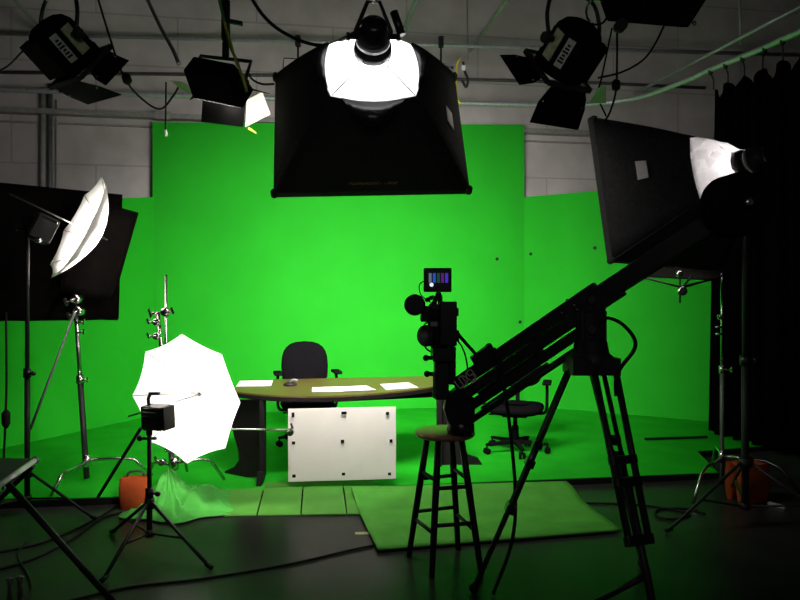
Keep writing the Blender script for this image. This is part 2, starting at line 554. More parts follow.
def softbox(t, R, a, w, u, hw, hh, D, ts, diff, rearmat, r0=.11, bulge_s=.12, pw=.8, power=100, spread=2.1, crumple=0):
    def sec(tt, grow=0.0, bulge=0.0):
        e = tt ** pw
        return loop_rect(R + a * D * tt, w, u, r0 + (hw - r0) * e + grow, r0 * .95 + (hh - r0 * .95) * e + grow, 8, bulge)
    # back section (white or silver cloth)
    nb = 5
    cr = random.Random(5)
    MB().grid([[q + (w * cr.uniform(-1, 1) + u * cr.uniform(-1, 1)) * crumple * (0 < i < nb) for q in sec(ts * i / nb, 0, bulge_s * (i / nb))] for i in range(nb + 1)], wrap=True, smooth=False).build('rear_cloth', rearmat, t)
    if True:
        bl = bpy.data.lights.new('softbox_bulb', 'POINT'); bl.energy = 7 if crumple else 20; bl.shadow_soft_size = .03
        bo = bpy.data.objects.new('softbox_bulb', bl); COL.objects.link(bo); bo.location = R + a * .12
    m = MB()
    nf = 8
    outer = [sec(ts + (1 - ts) * i / nf, .006, bulge_s * .5 * (1 - i / nf)) for i in range(nf + 1)]
    m.grid(outer, wrap=True)
    m.m = 1
    inner = [sec(ts + (1 - ts) * i / nf, -.004, bulge_s * .5 * (1 - i / nf)) for i in range(nf + 1)]
    m.grid(inner, wrap=True)
    m.m = 0
    # front lip
    F = R + a * D
    m.grid([loop_rect(F, w, u, hw + .008, hh + .008), loop_rect(F + a * .045, w, u, hw + .01, hh + .01), loop_rect(F + a * .045, w, u, hw - .004, hh - .004), loop_rect(F, w, u, hw - .004, hh - .004)], wrap=True, smooth=False)
    m.build('shell', [M['fabric'], M['fabric']], t, recalc=False)
    # seams with rods
    for sx, sy in ((-1, -1), (1, -1), (1, 1), (-1, 1)):
        pts = []
        for i in range(9):
            tt = ts + (1 - ts) * i / 8
            e = tt ** pw
            pts.append(R + a * D * tt + w * sx * (r0 + (hw - r0) * e + .009) + u * sy * (r0 * .95 + (hh - r0 * .95) * e + .009))
        MB().tube(pts, .006, 6).build('seam', M['fabric'], t)
        c = F + w * sx * (hw + .005) + u * sy * (hh + .005) + a * .02
        MB().lathe(c - a * .05, a, [(0, .008), (.02, .02), (.06, .022), (.075, .01)], 10).build('corner_pocket', M['fabric'], t)
    dm = MB(); dm.prism([F + w * i * (hw - .012) + u * j * (hh - .012) + a * .012 for i, j in ((-1, -1), (1, -1), (1, 1), (-1, 1))], a * .006)
    dm.build('front_diffuser', diff, t)
    ld = bpy.data.lights.new('softbox_light', 'AREA')
    ld.shape = 'RECTANGLE'; ld.size = hw * 1.9; ld.size_y = hh * 1.9; ld.energy = power; ld.spread = spread; ld.color = (1, .97, .93)
    lo = bpy.data.objects.new('softbox_light', ld); COL.objects.link(lo)
    mm = MX((( w.x, u.x, -a.x), (w.y, u.y, -a.y), (w.z, u.z, -a.z))).to_4x4()
    mm.translation = F + a * .03
    lo.matrix_world = mm
    m = MB(); m.lathe(R - a * .03, a, [(0, r0 * .8), (0, r0 * 1.15), (.04, r0 * 1.2), (.04, r0 * .85)], 24)
    m.build('speed_ring', M['black'], t)
    return F


def panel_patch(t, name, c, nrm, up, hx, hy, mat):
    n = V(nrm).normalized(); up = (V(up) - n * V(up).dot(n)).normalized(); x = up.cross(n)
    m = MB(); m.box(c, x * hx, up * hy, n * .003)
    return m.build(name, mat, t)


def sb_frame(yaw, tilt, roll):
    a = V((math.sin(yaw) * math.cos(tilt), math.cos(yaw) * math.cos(tilt), -math.sin(tilt)))
    w = a.cross(V((0, 0, 1))).normalized(); u = w.cross(a)
    c, s = math.cos(roll), math.sin(roll)
    return a, w * c + u * s, u * c - w * s


# overhead softbox
F = V((-.1886, 4.006, 2.4923))
a, w, u = sb_frame(-.0766, .4255, .0357)
hw, hh, D = .57, .4335, .654
R = F - a * D
t = thing('softbox', 'large black softbox with glowing white rear hanging at top centre', 'softbox', R, 'softboxes')
softbox(t, R, a, w, u, hw, hh, D, .215, M['diff1'], M['rear'], r0=.085, bulge_s=.2, power=72, spread=1.7)
# flaps at the sides and below the white rear cloth
e = .215 ** .8
bx, by = .085 + (hw - .085) * e, .081 + (hh - .081) * e
for sx in (-1, 1):
    c = R + a * D * .215 + w * sx * (bx + .012)
    rows = []
    for i in range(5):
        s_ = i / 4
        out = math.sin(PI * s_) * .075
        rows.append([c + u * (by * (1 - 1.7 * s_)), c + u * (by * (1 - 1.7 * s_)) + w * sx * out - a * out * .6])
    MB().grid(rows).build('side_flap', M['blackgloss'], t, solid=.006)
c = R + a * D * .215 - u * (by + .012)
rows = []
for i in range(9):
    s_ = i / 8 * 2 - 1
    q = c + w * s_ * (bx * .75) - u * .03 * (1 - s_ * s_)
    rows.append([q, q - u * .13 * (1 - s_ * s_) + a * .03 * (1 - s_ * s_)])
MB().grid(rows).build('lower_flap', M['blackgloss'], t, solid=.006)
for sx in (-1, 1):
    MB().tube([R + a * .01 + w * sx * .06 - u * .09, R + a * D * .20 + w * sx * bx * .98 - u * (by + .004)], .0035, 5).build('seam', M['greyplast'], t)
# label on right panel
def side_pt(tt, sx, v):
    e = tt ** .8
    return R + a * D * tt + w * sx * (.085 + (hw - .085) * e + .034) + u * v * (.081 + (hh - .081) * e)
q0, q1, q2, q3 = side_pt(.60, 1, -.10), side_pt(.70, 1, -.10), side_pt(.70, 1, -.45), side_pt(.60, 1, -.45)
n_ = (q1 - q0).cross(q3 - q0).normalized()
MB().prism([q0, q1, q2, q3], n_ * .004).build('care_label', M['label'], t)
# gold print on the lower panel
def low_pt(x, tt):
    e = tt ** .8
    return R + a * D * tt - u * (.081 + (hh - .081) * e + .010) + w * x
m = MB()
dn = (low_pt(0, .95) - low_pt(0, .9)).normalized()
nn_ = w.cross(dn).normalized()
xx = -.135
rnd = random.Random(3)
for i in range(17):
    if i == 12:
        c = low_pt(xx + .02, .915)
        m.prism([c - w * .022 + dn * .012, c - w * .012 + dn * .012, c + w * 0 - dn * .012, c + w * .012 + dn * .012, c + w * .022 + dn * .012, c - dn * .022], nn_ * .003)
        xx += .052; continue
    c = low_pt(xx, .92)
    m.box(c, w * .003, dn * .008, nn_ * .003)
    m.box(c + w * .006 + dn * .005 * rnd.choice((-1, 0, 1)), w * .005, dn * .0025, nn_ * .003)
    xx += .0145
m.build('gold_logo', M['gold'], t)
# lamp head
hd = -a
m = MB(); m.lathe(R - a * .03, hd, [(0, .07), (.02, .08), (.08, .08), (.10, .068), (.14, .064), (.155, .04), (.16, .0)], 24)
lh = m.build('lamp_head', M['blackgloss'], t)
m = MB(); m.lathe(R - a * .05, hd, [(0, .082), (.0, .088), (.028, .088), (.028, .082)], 24)
m.build('clamp_ring', M['steel'], lh)
m = MB(); m.box(R - a * .165 - u * .02 + u * .0, w * .042, u * .012, a * .006)
m.build('control_panel', M['label'], lh)
for sx in (-1, 1):
    MB().lathe(R - a * .09 + w * sx * .078, w * sx, [(0, .014), (.04, .014), (.045, .022), (.06, .02)], 10).build('knob', M['black'], lh)
top_ = R - a * .10 + V((0, 0, .17))
m = MB()
m.tube([R - a * .09 + w * .09, R - a * .09 + w * .09 + V((0, 0, .03)), top_ + w * .03, top_ - w * .03, R - a * .09 - w * .09 + V((0, 0, .03)), R - a * .09 - w * .09], .011, 8)
m.build('yoke', M['black'], t)
m = MB(); m.cyl(R - a * .10 + w * .145 + V((0, 0, .0)), R - a * .10 + w * .105 + V((0, 0, .12)), .022, 12)
m.build('tilt_handle', M['blackgloss'], t)
m = MB(); m.cyl(top_, top_ + V((0, 0, .07)), .02, 10)
m.box(top_ + V((0, 0, .11)), (.055, 0, 0), (0, .03, 0), (0, 0, .012))
for sx in (-1, 1): m.box(top_ + V((sx * .05, 0, .16)), (.008, 0, 0), (0, .03, 0), (0, 0, .05))
m.cyl(top_ + V((0, 0, .09)), V((top_.x, top_.y, 4.72)), .018, 10)
m.build('hanger', M['steel_dark'], t)
cable('power_cable', 'thick black cable swooping down to the overhead softbox lamp', 'cable', [P(236, -30, 4.2), P(262, 14, 4.0), P(290, 36, 3.85), P(325, 45.5, 3.7), R - a * .13 - w * .068], .011, M['rubber'])

# right softbox
F2 = V((1.8521, 4.6104, 2.1812))
a, w, u = sb_frame(-.5144, .2014, -.0287)
hw2, hh2, D2 = .568, .492, .607
R2 = F2 - a * D2
t = thing('softbox', 'black softbox with crinkled silver rear and white label, right of the jib crane', 'softbox', R2, 'softboxes')
softbox(t, R2, a, w, u, hw2, hh2, D2, .25, M['diff2'], M['rearsilver'], pw=.8, r0=.075, power=4, crumple=.022)
def side2(tt, v):
    e = tt ** .8
    return R2 + a * D2 * tt - w * (.075 + (hw2 - .075) * e + .036) + u * v * (.071 + (hh2 - .071) * e)
q0, q1, q2, q3 = side2(.58, .32), side2(.67, .32), side2(.67, -.02), side2(.58, -.02)
n_ = (q1 - q0).cross(q3 - q0).normalized()
MB().prism([q0, q1, q2, q3], n_ * .003).build('care_label', M['label'], t)
m = MB(); m.lathe(R2 - a * .03, -a, [(0, .06), (.02, .068), (.07, .068), (.09, .055), (.115, .05), (.12, 0)], 22)
lh = m.build('lamp_head', M['black'], t)
m = MB(); m.lathe(R2 - a * .06, -a, [(0, .07), (0, .076), (.02, .076), (.02, .07)], 22)
m.build('clamp_ring', M['steel_dark'], lh)
m = MB(); m.box(R2 - a * .155, w * .009, u * .045, a * .006)
m.build('handle_strip', M['chrome'], lh)

# light inside the overhead box for the rear cloth is the diffuser's own back side
# black stand that carries the right softbox
def tripod_stand(t, c, feet, zc, zb, height, r=.014, mat=None, tip=None):
    mat = mat or M['black']
    c = V(c)
    m = MB(); m.tube([c + V((0, 0, zb)), c + V((0, 0, height * .5))], r * 1.25, 10); m.build('lower_tube', mat, t)
    m = MB(); m.tube([c + V((0, 0, height * .45)), c + V((0, 0, height))], r, 10); m.build('upper_tube', mat, t)
    m = MB(); m.cyl(c + V((0, 0, zc - .03)), c + V((0, 0, zc + .03)), r * 2.1, 12); m.build('leg_collar', mat, t)
    m = MB(); m.cyl(c + V((0, 0, zb)), c + V((0, 0, zb + .04)), r * 1.9, 12); m.build('brace_collar', mat, t)
    m = MB(); m.cyl(c + V((0, 0, height * .5 - .03)), c + V((0, 0, height * .5 + .03)), r * 1.8, 12)
    m.cyl(c + V((0, 0, height * .5)), c + V((.05, -.02, height * .5)), .008, 8)
    m.ball(c + V((.055, -.022, height * .5)), .016)
    m.build('lock_knob', M['blackgloss'], t)
    for f in feet:
        f = V(f)
        d = (V((f.x, f.y, 0)) - V((c.x, c.y, 0))).normalized()
        p0 = c + V((0, 0, zc)) + d * r * 2
        m = MB(); m.tube([p0, V((f.x, f.y, f.z + .014))], .010, 8)
        l = m.build('leg', mat, t)
        m = MB(); m.tube([V((f.x, f.y, f.z + .006)) - d * .03 + V((0, 0, .022)), V((f.x, f.y, f.z + .013)) + d * .015], .013, 8)
        m.build('rubber_foot', M['rubber'], l)
        mid = p0.lerp(V((f.x, f.y, f.z + .014)), .55)
        m = MB(); m.tube([c + V((0, 0, zb + .02)) + d * r * 1.6, mid], .007, 6)
        m.build('brace', mat, t)


c = V((2.23, 4.2, 0))
t = thing('light_stand', 'heavy black stand under the right softbox in front of the curtain', 'light stand', c, 'light stands')
tripod_stand(t, c, [G(668, 533), V((2.75, 3.85, 0)), V((2.45, 4.85, 0))], .40, .10, 2.12, .018)
m = MB(); m.tube([c + V((0, 0, 2.10)), c + V((.0, -.02, 2.2)), R2 - a * .10 - V((0, 0, .12))], .014, 8)
m.build('tilt_bracket', M['black'], t)

# ------------------------------------------------------------------ spotlights with barn doors
def fresnel(label, c, a, roll, r=.15, L=.30, doors=((0, .30, .30, 25), (90, .28, .26, 25), (180, .30, .3, 25), (270, .28, .3, 25)), lens='lensoff', topz=4.6, labels=0, pole=True):
    """doors: angle round the lens, width, length, opening angle"""
    a, w, u = axes(a)
    c = V(c)
    if roll:
        w, u = w * math.cos(roll) + u * math.sin(roll), u * math.cos(roll) - w * math.sin(roll)
    t = thing('stage_spotlight', label, 'spotlight', c, 'stage spotlights')
    m = MB()
    m.lathe(c - a * L / 2, a, [(0, .02), (.01, r * .55), (.03, r * .8), (.07, r * .97), (.10, r), (L * .8, r), (L * .82, r * 1.08), (L, r * 1.08), (L, r * .95), (L - .03, r * .92)], 24)
    for k in range(7):
        m.lathe(c - a * (L / 2 - .10 - .025 * k), a, [(0, r * 1.0), (0, r * 1.025), (.009, r * 1.025), (.009, r)], 24)
    m.box(c - u * r * .95, w * r * .6, a * L * .38, u * r * .22)
    m.build('housing', M['matte'], t, recalc=False)
    m = MB(); m.lathe(c + a * (L / 2 - .035), a, [(0, r * .92), (.01, r * .9), (.018, r * .5), (.022, 0)], 24)
    m.build('lens', M[lens], t)
    # yoke
    y0 = c - a * .02
    pts = [y0 + w * (r + .035), y0 + w * (r + .045) + V((0, 0, .16)), y0 + w * (r * .8) + V((0, 0, r + .13)), y0 - w * (r * .8) + V((0, 0, r + .13)), y0 - w * (r + .045) + V((0, 0, .16)), y0 - w * (r + .035)]
    m = MB(); m.tube(bez(pts, 6), .012, 8)
    m.build('yoke', M['blackgloss'], t)
    for sx in (-1, 1):
        MB().lathe(y0 + w * sx * r, w * sx, [(0, .02), (.05, .02), (.052, .034), (.075, .03)], 12).build('tilt_knob', M['black'], t)
    tp = y0 + V((0, 0, r + .13))
    m = MB(); m.cyl(tp, tp + V((0, 0, .08)), .022, 10)
    m.box(tp + V((0, 0, .10)), (.04, 0, 0), (0, .03, 0), (0, 0, .03))
    if pole: m.cyl(tp + V((0, 0, .1)), V((tp.x, tp.y, topz)), .018, 10)
    m.build('hanger', M['black'], t)
    f = c + a * (L / 2)
    # square frame holding the doors
    m = MB()
    h = r * 1.08
    for i in range(4):
        an = math.radians(90 * i)
        d = w * math.cos(an) + u * math.sin(an); s_ = -w * math.sin(an) + u * math.cos(an)
        m.box(f + d * h + a * .01, s_ * h, d * .012, a * .012)
    m.build('door_frame', M['black'], t)
    for ang, wd, ln, op in doors:
        an = math.radians(ang); op = math.radians(op)
        d = w * math.cos(an) + u * math.sin(an); s_ = -w * math.sin(an) + u * math.cos(an)
        o = f + d * h + a * .02
        dr_ = a * math.cos(op) + d * math.sin(op)
        nn = d * math.cos(op) - a * math.sin(op)
        k = 1.25
        m = MB(); m.prism([o - s_ * wd * .42, o + s_ * wd * .42, o + s_ * wd * .5 * k * .95 + dr_ * ln * .45, o + s_ * wd * .5 * k + dr_ * ln, o - s_ * wd * .5 * k + dr_ * ln, o - s_ * wd * .5 * k * .95 + dr_ * ln * .45], nn * .004)
        bd = m.build('barn_door', M['matte'], t)
        for sg in (-1, 1):
            m = MB(); m.ball(o + s_ * wd * .5 * sg + dr_ * ln * .42 + nn * .004, .008, 6)
            m.build('door_pin', M['chrome'], bd)
    for sgn in ([labels] if labels else []):
        for (an, hw_, mt) in ((sgn * 42, .045, 'labelgreen'), (sgn * 8, .032, 'labelgrey')):
            # plates along the barrel on the viewer's side
            base = math.radians(-90 if False else 0) + math.radians(an)
            d = (V((0, -1, 0)) - a * V((0, -1, 0)).dot(a)).normalized()
            d2 = a.cross(d)
            dd = d * math.cos(base) + d2 * math.sin(base); tt = a.cross(dd)
            pl = MB(); pl.box(c + dd * (r * 1.03) + a * .0, a * .085, tt * hw_ * .75, dd * .004)
            o = pl.build('name_plate', M[mt], t)
            if mt == 'labelgrey':
                pl = MB()
                for q in range(6): pl.box(c + dd * (r * 1.03 + .005) + a * (-.05 + .02 * q), a * .006, tt * (.010 + .004 * (q % 3)), dd * .001)
                pl.build('printed_mark', M['black'], o)
    return t, f, a, w, u


f1 = fresnel('black barn door spotlight with two pale labels at top left', P(61, 44, 3.9), (.40, .62, -.58), 0, labels=-1,
             doors=((0, .20, .13, 45), (90, .22, .10, 5), (180, .22, .05, 0), (270, .29, .25, -32)))
f3 = fresnel('black barn door spotlight with two pale labels, right of the overhead softbox', P(572, 47, 3.8), (-.34, .66, -.60), 0, labels=1,
             doors=((0, .24, .16, 25), (90, .24, .10, 5), (180, .24, .17, 75), (270, .30, .23, 18)), lens='lens')
c = P(214, 80, 4.0)
a, w, u = axes((.16, .84, -.40))
rl = .30
w, u = w * math.cos(rl) - u * math.sin(rl), u * math.cos(rl) + w * math.sin(rl)
t2 = thing('stage_spotlight', 'wide black flood light with glowing diffusion sheet, left of the overhead softbox', 'spotlight', c, 'stage spotlights')
m = MB()
def fq(x, y, z): return c + w * x + u * y + a * z
m.hexa([fq(-.15, -.05, -.10), fq(.17, -.05, -.10), fq(.20, -.08, .12), fq(-.18, -.08, .12), fq(-.14, .07, -.10), fq(.16, .07, -.10), fq(.20, .08, .12), fq(-.18, .08, .12)])
m.build('housing', M['matte'], t2, bevel=.01)
m = MB(); m.box(fq(0, 0, .124), w * .17, u * .07, a * .003); m.build('lens', M['lens'], t2)
m = MB(); m.prism([P(203, 94, 4.12), P(246, 101, 4.12), P(243, 127, 4.2), P(201, 122, 4.2)], (0, .004, .001)); m.build('barn_door', M['matte'], t2)
m = MB(); m.prism([fq(-.18, -.08, .12), fq(-.18, .08, .12), fq(-.29, .06, .22), fq(-.29, -.03, .22)], w * .004); m.build('barn_door', M['matte'], t2)
m = MB(); m.prism([fq(-.18, .08, .12), fq(.20, .08, .12), fq(.22, .16, .24), fq(-.2, .16, .24)], u * .004); m.build('barn_door', M['matte'], t2)
yt = c + V((0, 0, .155))
m = MB(); m.tube([fq(-.19, .02, 0), fq(-.19, .16, 0), fq(.17, .19, 0), fq(.21, .02, 0)], .012, 8); m.build('yoke', M['blackgloss'], t2)
for sx in (-1, 1): MB().lathe(fq(.17 * sx + .01, .02, 0), w * sx, [(0, .02), (.03, .02), (.032, .03), (.05, .026)], 12).build('tilt_knob', M['black'], t2)
hb = fq(-.01, .175, 0)
m = MB(); m.cyl(hb, hb + V((0, 0, .10)), .022, 10); m.cyl(hb + V((0, 0, .10)), V((hb.x, hb.y, 4.6)), .019, 10); m.cyl(hb + V((0, 0, .12)), hb + V((0, 0, .36)), .028, 10); m.build('hanger', M['black'], t2)
m = MB(); m.box(hb + V((.06, -.02, .22)), (.05, 0, -.01), (0, .012, 0), (0, 0, .012)); m.build('clamp_handle', M['black'], t2)
f2 = (t2, fq(.05, 0, .13), a)
m = MB()
m.prism([P(247, 100, 4.2), P(262, 92, 4.36), P(270, 114, 4.36), P(245, 127, 4.2)], (.002, .004, 0))
m.build('diffusion_glow', M['gel'], t2)
m = MB(); m.prism([P(169, 80, 4.35), P(184, 82, 4.35), P(198, 97, 4.25), P(183, 91, 4.3)], (.002, .004, 0))  # sliver added in place of the lamplit inside of the left door
m.build('diffusion_glow', M['gel'], t2)
m = MB(); m.prism([P(249, 127, 4.2), P(256, 132, 4.2), P(256, 133.6, 4.2), P(248, 129, 4.2)], (0, .006, 0))
m.build('clip', M['yellow'], t2)
m = MB(); m.prism([P(589, 104, 3.98), P(598, 88, 4.05), P(606, 86, 4.1), P(606, 103, 4.1)], (.002, .004, 0)); m.build('diffusion_glow', M['gel'], f3[0])  # sheet added to show the lit patch by the right door
# soft light at the top right edge
c = P(652, -12, 3.7)
t = thing('soft_light', 'black box shaped lamp cut off at the top right edge of view', 'lamp', c)
ax, aw, au = axes((-.15, .8, -.45))
m = MB(); m.box(c, aw * .26, ax * .13, au * .15); m.build('housing', M['matte'], t, bevel=.012)
m = MB(); m.box(c + ax * .135, aw * .24, ax * .006, au * .13); m.build('lens', M['blackgloss'], t)
m = MB(); m.tube(bez([c + aw * .275, c + aw * .29 + V((0, 0, .22)), c + aw * .12 + V((0, 0, .30)), c - aw * .12 + V((0, 0, .30)), c - aw * .29 + V((0, 0, .22)), c - aw * .275], 5), .012, 8); m.build('yoke', M['black'], t)
m = MB(); m.cyl(c + V((0, 0, .30)), V((c.x, c.y, 4.6)), .018, 10); m.build('hanger', M['black'], t)
m = MB(); m.ball(P(694, 23.5, 3.68), .014, 8); m.build('chrome_knob', M['chrome'], t)
m = MB(); m.lathe(P(622, 24, 3.66), (0, 1, 0), [(0, .035), (.05, .035), (.06, .02)], 12); m.build('tilt_knob', M['black'], t)

# cable loops and clutter near the ceiling
tag(MB().tube([P(597 + 11 * math.cos(i / 14 * 2 * PI), 12 + 13 * math.sin(i / 14 * 2 * PI), 3.75 + .03 * math.sin(i)) for i in range(14)], .007, 6, closed=True).build('cable_coil', M['chrome']),
    'silver loop of cable at top beside the right hand spotlight', 'cable')
def rodthing(name, label, cat, pts, r, mat): return tag(MB().tube(pts, r, 8).build(name, mat), label, cat)
cable('lighting_cable', 'black cable drooping from the left spotlight toward the smaller spotlight', 'cable', [P(96, -8, 4.1), P(110, 38, 4.2), P(124, 77, 4.3), P(141, 98, 4.4), P(160, 109, 4.45), P(173, 96, 4.5), P(180, 84, 4.55)], .007, M['rubber'], 'hanging cables')
m = MB(); m.lathe(P(125, 73, 4.3), V((.3, 0, -1)), [(0, .012), (.02, .03), (.06, .03), (.08, .012)], 10)
tag(m.build('cable_connector', M['rubber']), 'black plug on the drooping cable right of left spotlight', 'plug')
cable('lighting_cable', 'grey green cable slanting down to the left side of the smaller spotlight', 'cable', [P(144, -8, 5.0), P(160, 26, 4.9), P(172, 48, 4.8), P(179, 64, 4.7)], .014, M['steel_dark'], 'hanging cables')
cable('lighting_cable', 'green cable running down the pole of the smaller spotlight', 'cable', [P(217, -10, 3.9), P(224, 20, 3.88), P(230, 45, 3.86), P(237, 62, 3.84), P(247, 92, 3.9)], .009, M['greencable'], 'hanging cables')
cable('lighting_cable', 'thin yellow cable twisted round the green cable', 'cable', [P(224, 22, 3.865), P(231.5, 45, 3.85), P(236, 62, 3.825), P(243, 76, 3.84), P(247, 90, 3.885)], .006, M['yellow'], 'hanging cables')
cable('lighting_cable', 'black cable from the smaller spotlight reaching the overhead softbox', 'cable', [P(247, 70, 4.0), P(252, 79, 4.0), P(262, 84, 4.0), P(274, 84, 4.05)], .007, M['rubber'], 'hanging cables')
t = thing('pull_cord', 'thin black cord with white tip hanging left of the smaller spotlight', 'cord', P(166, 78, 4.7))
MB().tube([P(166, 82, 4.7), P(165.5, 131, 4.7)], .006, 6).build('cord', M['rubber'], t)
MB().tube([P(165.5, 130, 4.7), P(166.5, 136, 4.7)], .010, 8).build('tip', M['paper'], t)
cable('lighting_cable', 'black cable curving from the left edge to the left spotlight', 'cable', [P(-10, 75, 4.0), P(8, 66, 3.95), P(20, 54, 3.9), P(31, 42, 3.85)], .006, M['rubber'], 'hanging cables')
cable('lighting_cable', 'black cable sweeping from the curtain rail up past the corner lamp', 'cable', [P(598, 78, 4.3), P(622, 72, 4.3), P(643, 60, 4.3), P(655, 44, 4.3), P(664, 26, 4.3)], .007, M['rubber'], 'hanging cables')
cable('lighting_cable', 'black cable dropping straight past the right spotlight to the softbox', 'cable', [P(617, 28, 4.2), P(617, 60, 4.2), P(616, 90, 4.2), P(610, 112, 4.2), P(604, 122, 4.2)], .007, M['rubber'], 'hanging cables')
cable('lighting_cable', 'thin black cable slanting from right spotlight to the right softbox top', 'cable', [P(612, 28, 4.1), P(607, 52, 4.1), P(602, 76, 4.1), P(598, 96, 4.15), P(606, 116, 4.2)], .006, M['rubber'], 'hanging cables')
m = MB(); m.lathe(P(616, 84, 4.2) + V((0, 0, .03)), (0, 0, -1), [(0, .01), (.015, .028), (.06, .028), (.075, .01)], 10)
tag(m.build('cable_connector', M['rubber']), 'black plug on the cables above the right softbox', 'plug')
# box with drop clamp hanging from the grid pipe
t = thing('power_box', 'small grey power box clamped under the ceiling pipe right of overhead softbox', 'power box', P(447, 66, 7.7))
m = MB(); m.box(P(447, 67, 7.7), (.085, 0, 0), (0, .04, 0), (0, 0, .04)); m.build('housing', M['greyplast'], t, bevel=.005)
m = MB(); m.box(P(447, 67.5, 7.655), (.02, 0, 0), (0, .004, 0), (0, 0, .012)); m.box(P(452, 67.5, 7.655), (.015, 0, 0), (0, .004, 0), (0, 0, .012)); m.build('switch', M['black'], t)
m = MB(); m.cyl(P(441, 64, 7.72), P(441, 37, 7.86), .012, 8); m.box(P(441, 42, 7.84), (.03, 0, 0), (0, .035, 0), (0, 0, .06)); m.build('clamp', M['black'], t)
t = thing('pipe_clamp', 'black clamp with wire loop on the ceiling pipe left of overhead softbox', 'clamp', P(298, 40, 7.8))
m = MB(); m.box(P(298, 41, 7.82), (.03, 0, 0), (0, .035, 0), (0, 0, .06)); m.cyl(P(298, 46, 7.82), P(298, 60, 7.82), .012, 8); m.build('clamp_body', M['black'], t)
m = MB(); m.tube([P(298, 59, 7.8), P(284, 58, 7.8), P(283, 66, 7.8), P(286, 76, 7.8)], .007, 6); m.build('wire_loop', M['black'], t)
t = thing('yellow_strap', 'yellow webbing strap hanging beside the overhead softbox', 'strap', P(458, 80, 6.5))
m = MB(); m.tube(bez([P(461, 58, 6.5), P(457, 64, 6.5), P(456, 82, 6.5), P(457, 98, 6.5), P(461, 104, 6.5)], 5), .012, 6); m.build('webbing', M['yellow'], t)
m = MB(); m.tube(bez([P(463, 62, 6.5), P(465, 72, 6.5), P(468, 80, 6.5), P(466, 87, 6.5), P(462, 80, 6.5)], 5), .014, 6); m.build('buckle_cord', M['black'], t)
m = MB(); m.box(P(463.5, 68, 6.47), (.018, 0, 0), (0, .01, 0), (0, 0, .025)); m.build('white_tag', M['paper'], t)

# ------------------------------------------------------------------ umbrellas
def umbrella(t, apex, a, Rr, sag, roll=0.0, back=.55):
    a, w, u = axes(a)
    apex = V(apex)
    NG, NS, NR = 8, 8, 8
    rows = []
    for i in range(NR + 1):
        rr = i / NR
        row = []
        for j in range(NG * NS):
            th = 2 * PI * j / (NG * NS) + roll
            ph = (j % NS) / NS
            sc = 4 * ph * (1 - ph)
            # straight chords between ribs, slightly scalloped at the rim
            th0 = 2 * PI * (j // NS) / NG + roll; th1 = th0 + 2 * PI / NG
            ch = (w * math.cos(th0) + u * math.sin(th0)).lerp(w * math.cos(th1) + u * math.sin(th1), ph)
            k = rr * (1 - .035 * sc * rr ** 3)
            row.append(apex + ch * Rr * k - a * sag * (rr ** 1.8) * (1 - .06 * sc))
        rows.append(row)
    MB().grid(rows, wrap=True).build('canopy', M['umb'], t, recalc=False)
    m = MB()
    for j in range(NG):
        th = 2 * PI * j / NG + roll
        d = w * math.cos(th) + u * math.sin(th)
        pts = [apex + d * Rr * r_ - a * (sag * r_ ** 1.8 + .006) for r_ in (.03, .25, .5, .75, .99)]
        MB().tube(pts, .0022, 5).build('rib', M['chrome'], t)
    MB().tube([apex + a * .05, apex - a * back], .005, 8).build('shaft', M['steel_dark'], t)
    MB().lathe(apex - a * .01, a, [(0, .012), (.02, .012), (.05, .005)], 8).build('ferrule', M['black'], t)
    return a, w, u


def lamp_head(t, c, a, hx, hy, hl, dirx):
    """box flood head pointing along a with open lamp face and knobs"""
    a, w, u = axes(a)
    m = MB()
    c = V(c)
    for sx in (-1, 1): m.box(c + w * sx * hx, w * .006, u * hy, a * hl)
    for sy in (-1, 1): m.box(c + u * sy * hy, w * hx, u * .006, a * hl)
    m.box(c - a * hl, w * hx, u * hy, a * .008)
    for k in range(4): m.box(c - a * (hl + .012) + u * hy * (-.6 + .4 * k), w * hx * .8, u * .006, a * .01)
    m.build('lamp_housing', M['blackgloss'], t, bevel=.003)
    MB().cyl(c - a * hl * .3 - w * hx * .6, c - a * hl * .3 + w * hx * .6, .008, 8).build('lamp_tube', M['lens'], t)
    for sx in (-1, 1):
        q = c + w * sx * hx * 1.25
        m = MB(); m.box(q, w * .005, u * hy * 1.1, a * hl * .9); m.build('side_door', M['black'], t)


def spot(name, loc, direc, power, size, blend, rad, col=(1, .95, .88)):
    l = bpy.data.lights.new(name, 'SPOT')
    l.energy = power; l.spot_size = size; l.spot_blend = blend; l.shadow_soft_size = rad; l.color = col
    o = bpy.data.objects.new(name, l)
    COL.objects.link(o)
    o.location = loc
    o.rotation_euler = V(direc).to_track_quat('-Z', 'Y').to_euler()
    return o


# front umbrella light on its stand
sc_ = V((-1.43, 3.71, 0))
t = thing('light_stand', 'slim black light stand with umbrella lamp, nearest the viewer at left', 'light stand', sc_, 'light stands')
tripod_stand(t, sc_, [G(210, 570), G(103, 583), V((-1.78, 4.02, 0))], .29, .10, .70, .013)
m = MB()
m.cyl(sc_ + V((0, 0, .68)), sc_ + V((0, 0, .76)), .018, 10)
m.cyl(sc_ + V((-.05, 0, .66)), sc_ + V((.04, 0, .66)), .009, 8)
m.ball(sc_ + V((-.055, 0, .66)), .016)
m.box(sc_ + V((0, 0, .74)), (.025, 0, 0), (0, .025, 0), (0, 0, .03))
m.build('swivel_bracket', M['black'], t)
m = MB(); m.tube([P(141, 428, 3.7), P(98, 497, 3.95)], .010, 8)
m.build('boom_rod', M['black'], t)
ax1 = V((.34, .93, .06)).normalized()
uc = P(184.5, 399, 4.02)
t = thing('photo_umbrella', 'glowing white photo umbrella at lower left in front of desk end', 'umbrella', uc, 'white photo umbrellas')
umbrella(t, uc + ax1 * .15, ax1, .405, .15, PI / 2, .62)
h1 = P(158, 417, 3.62)
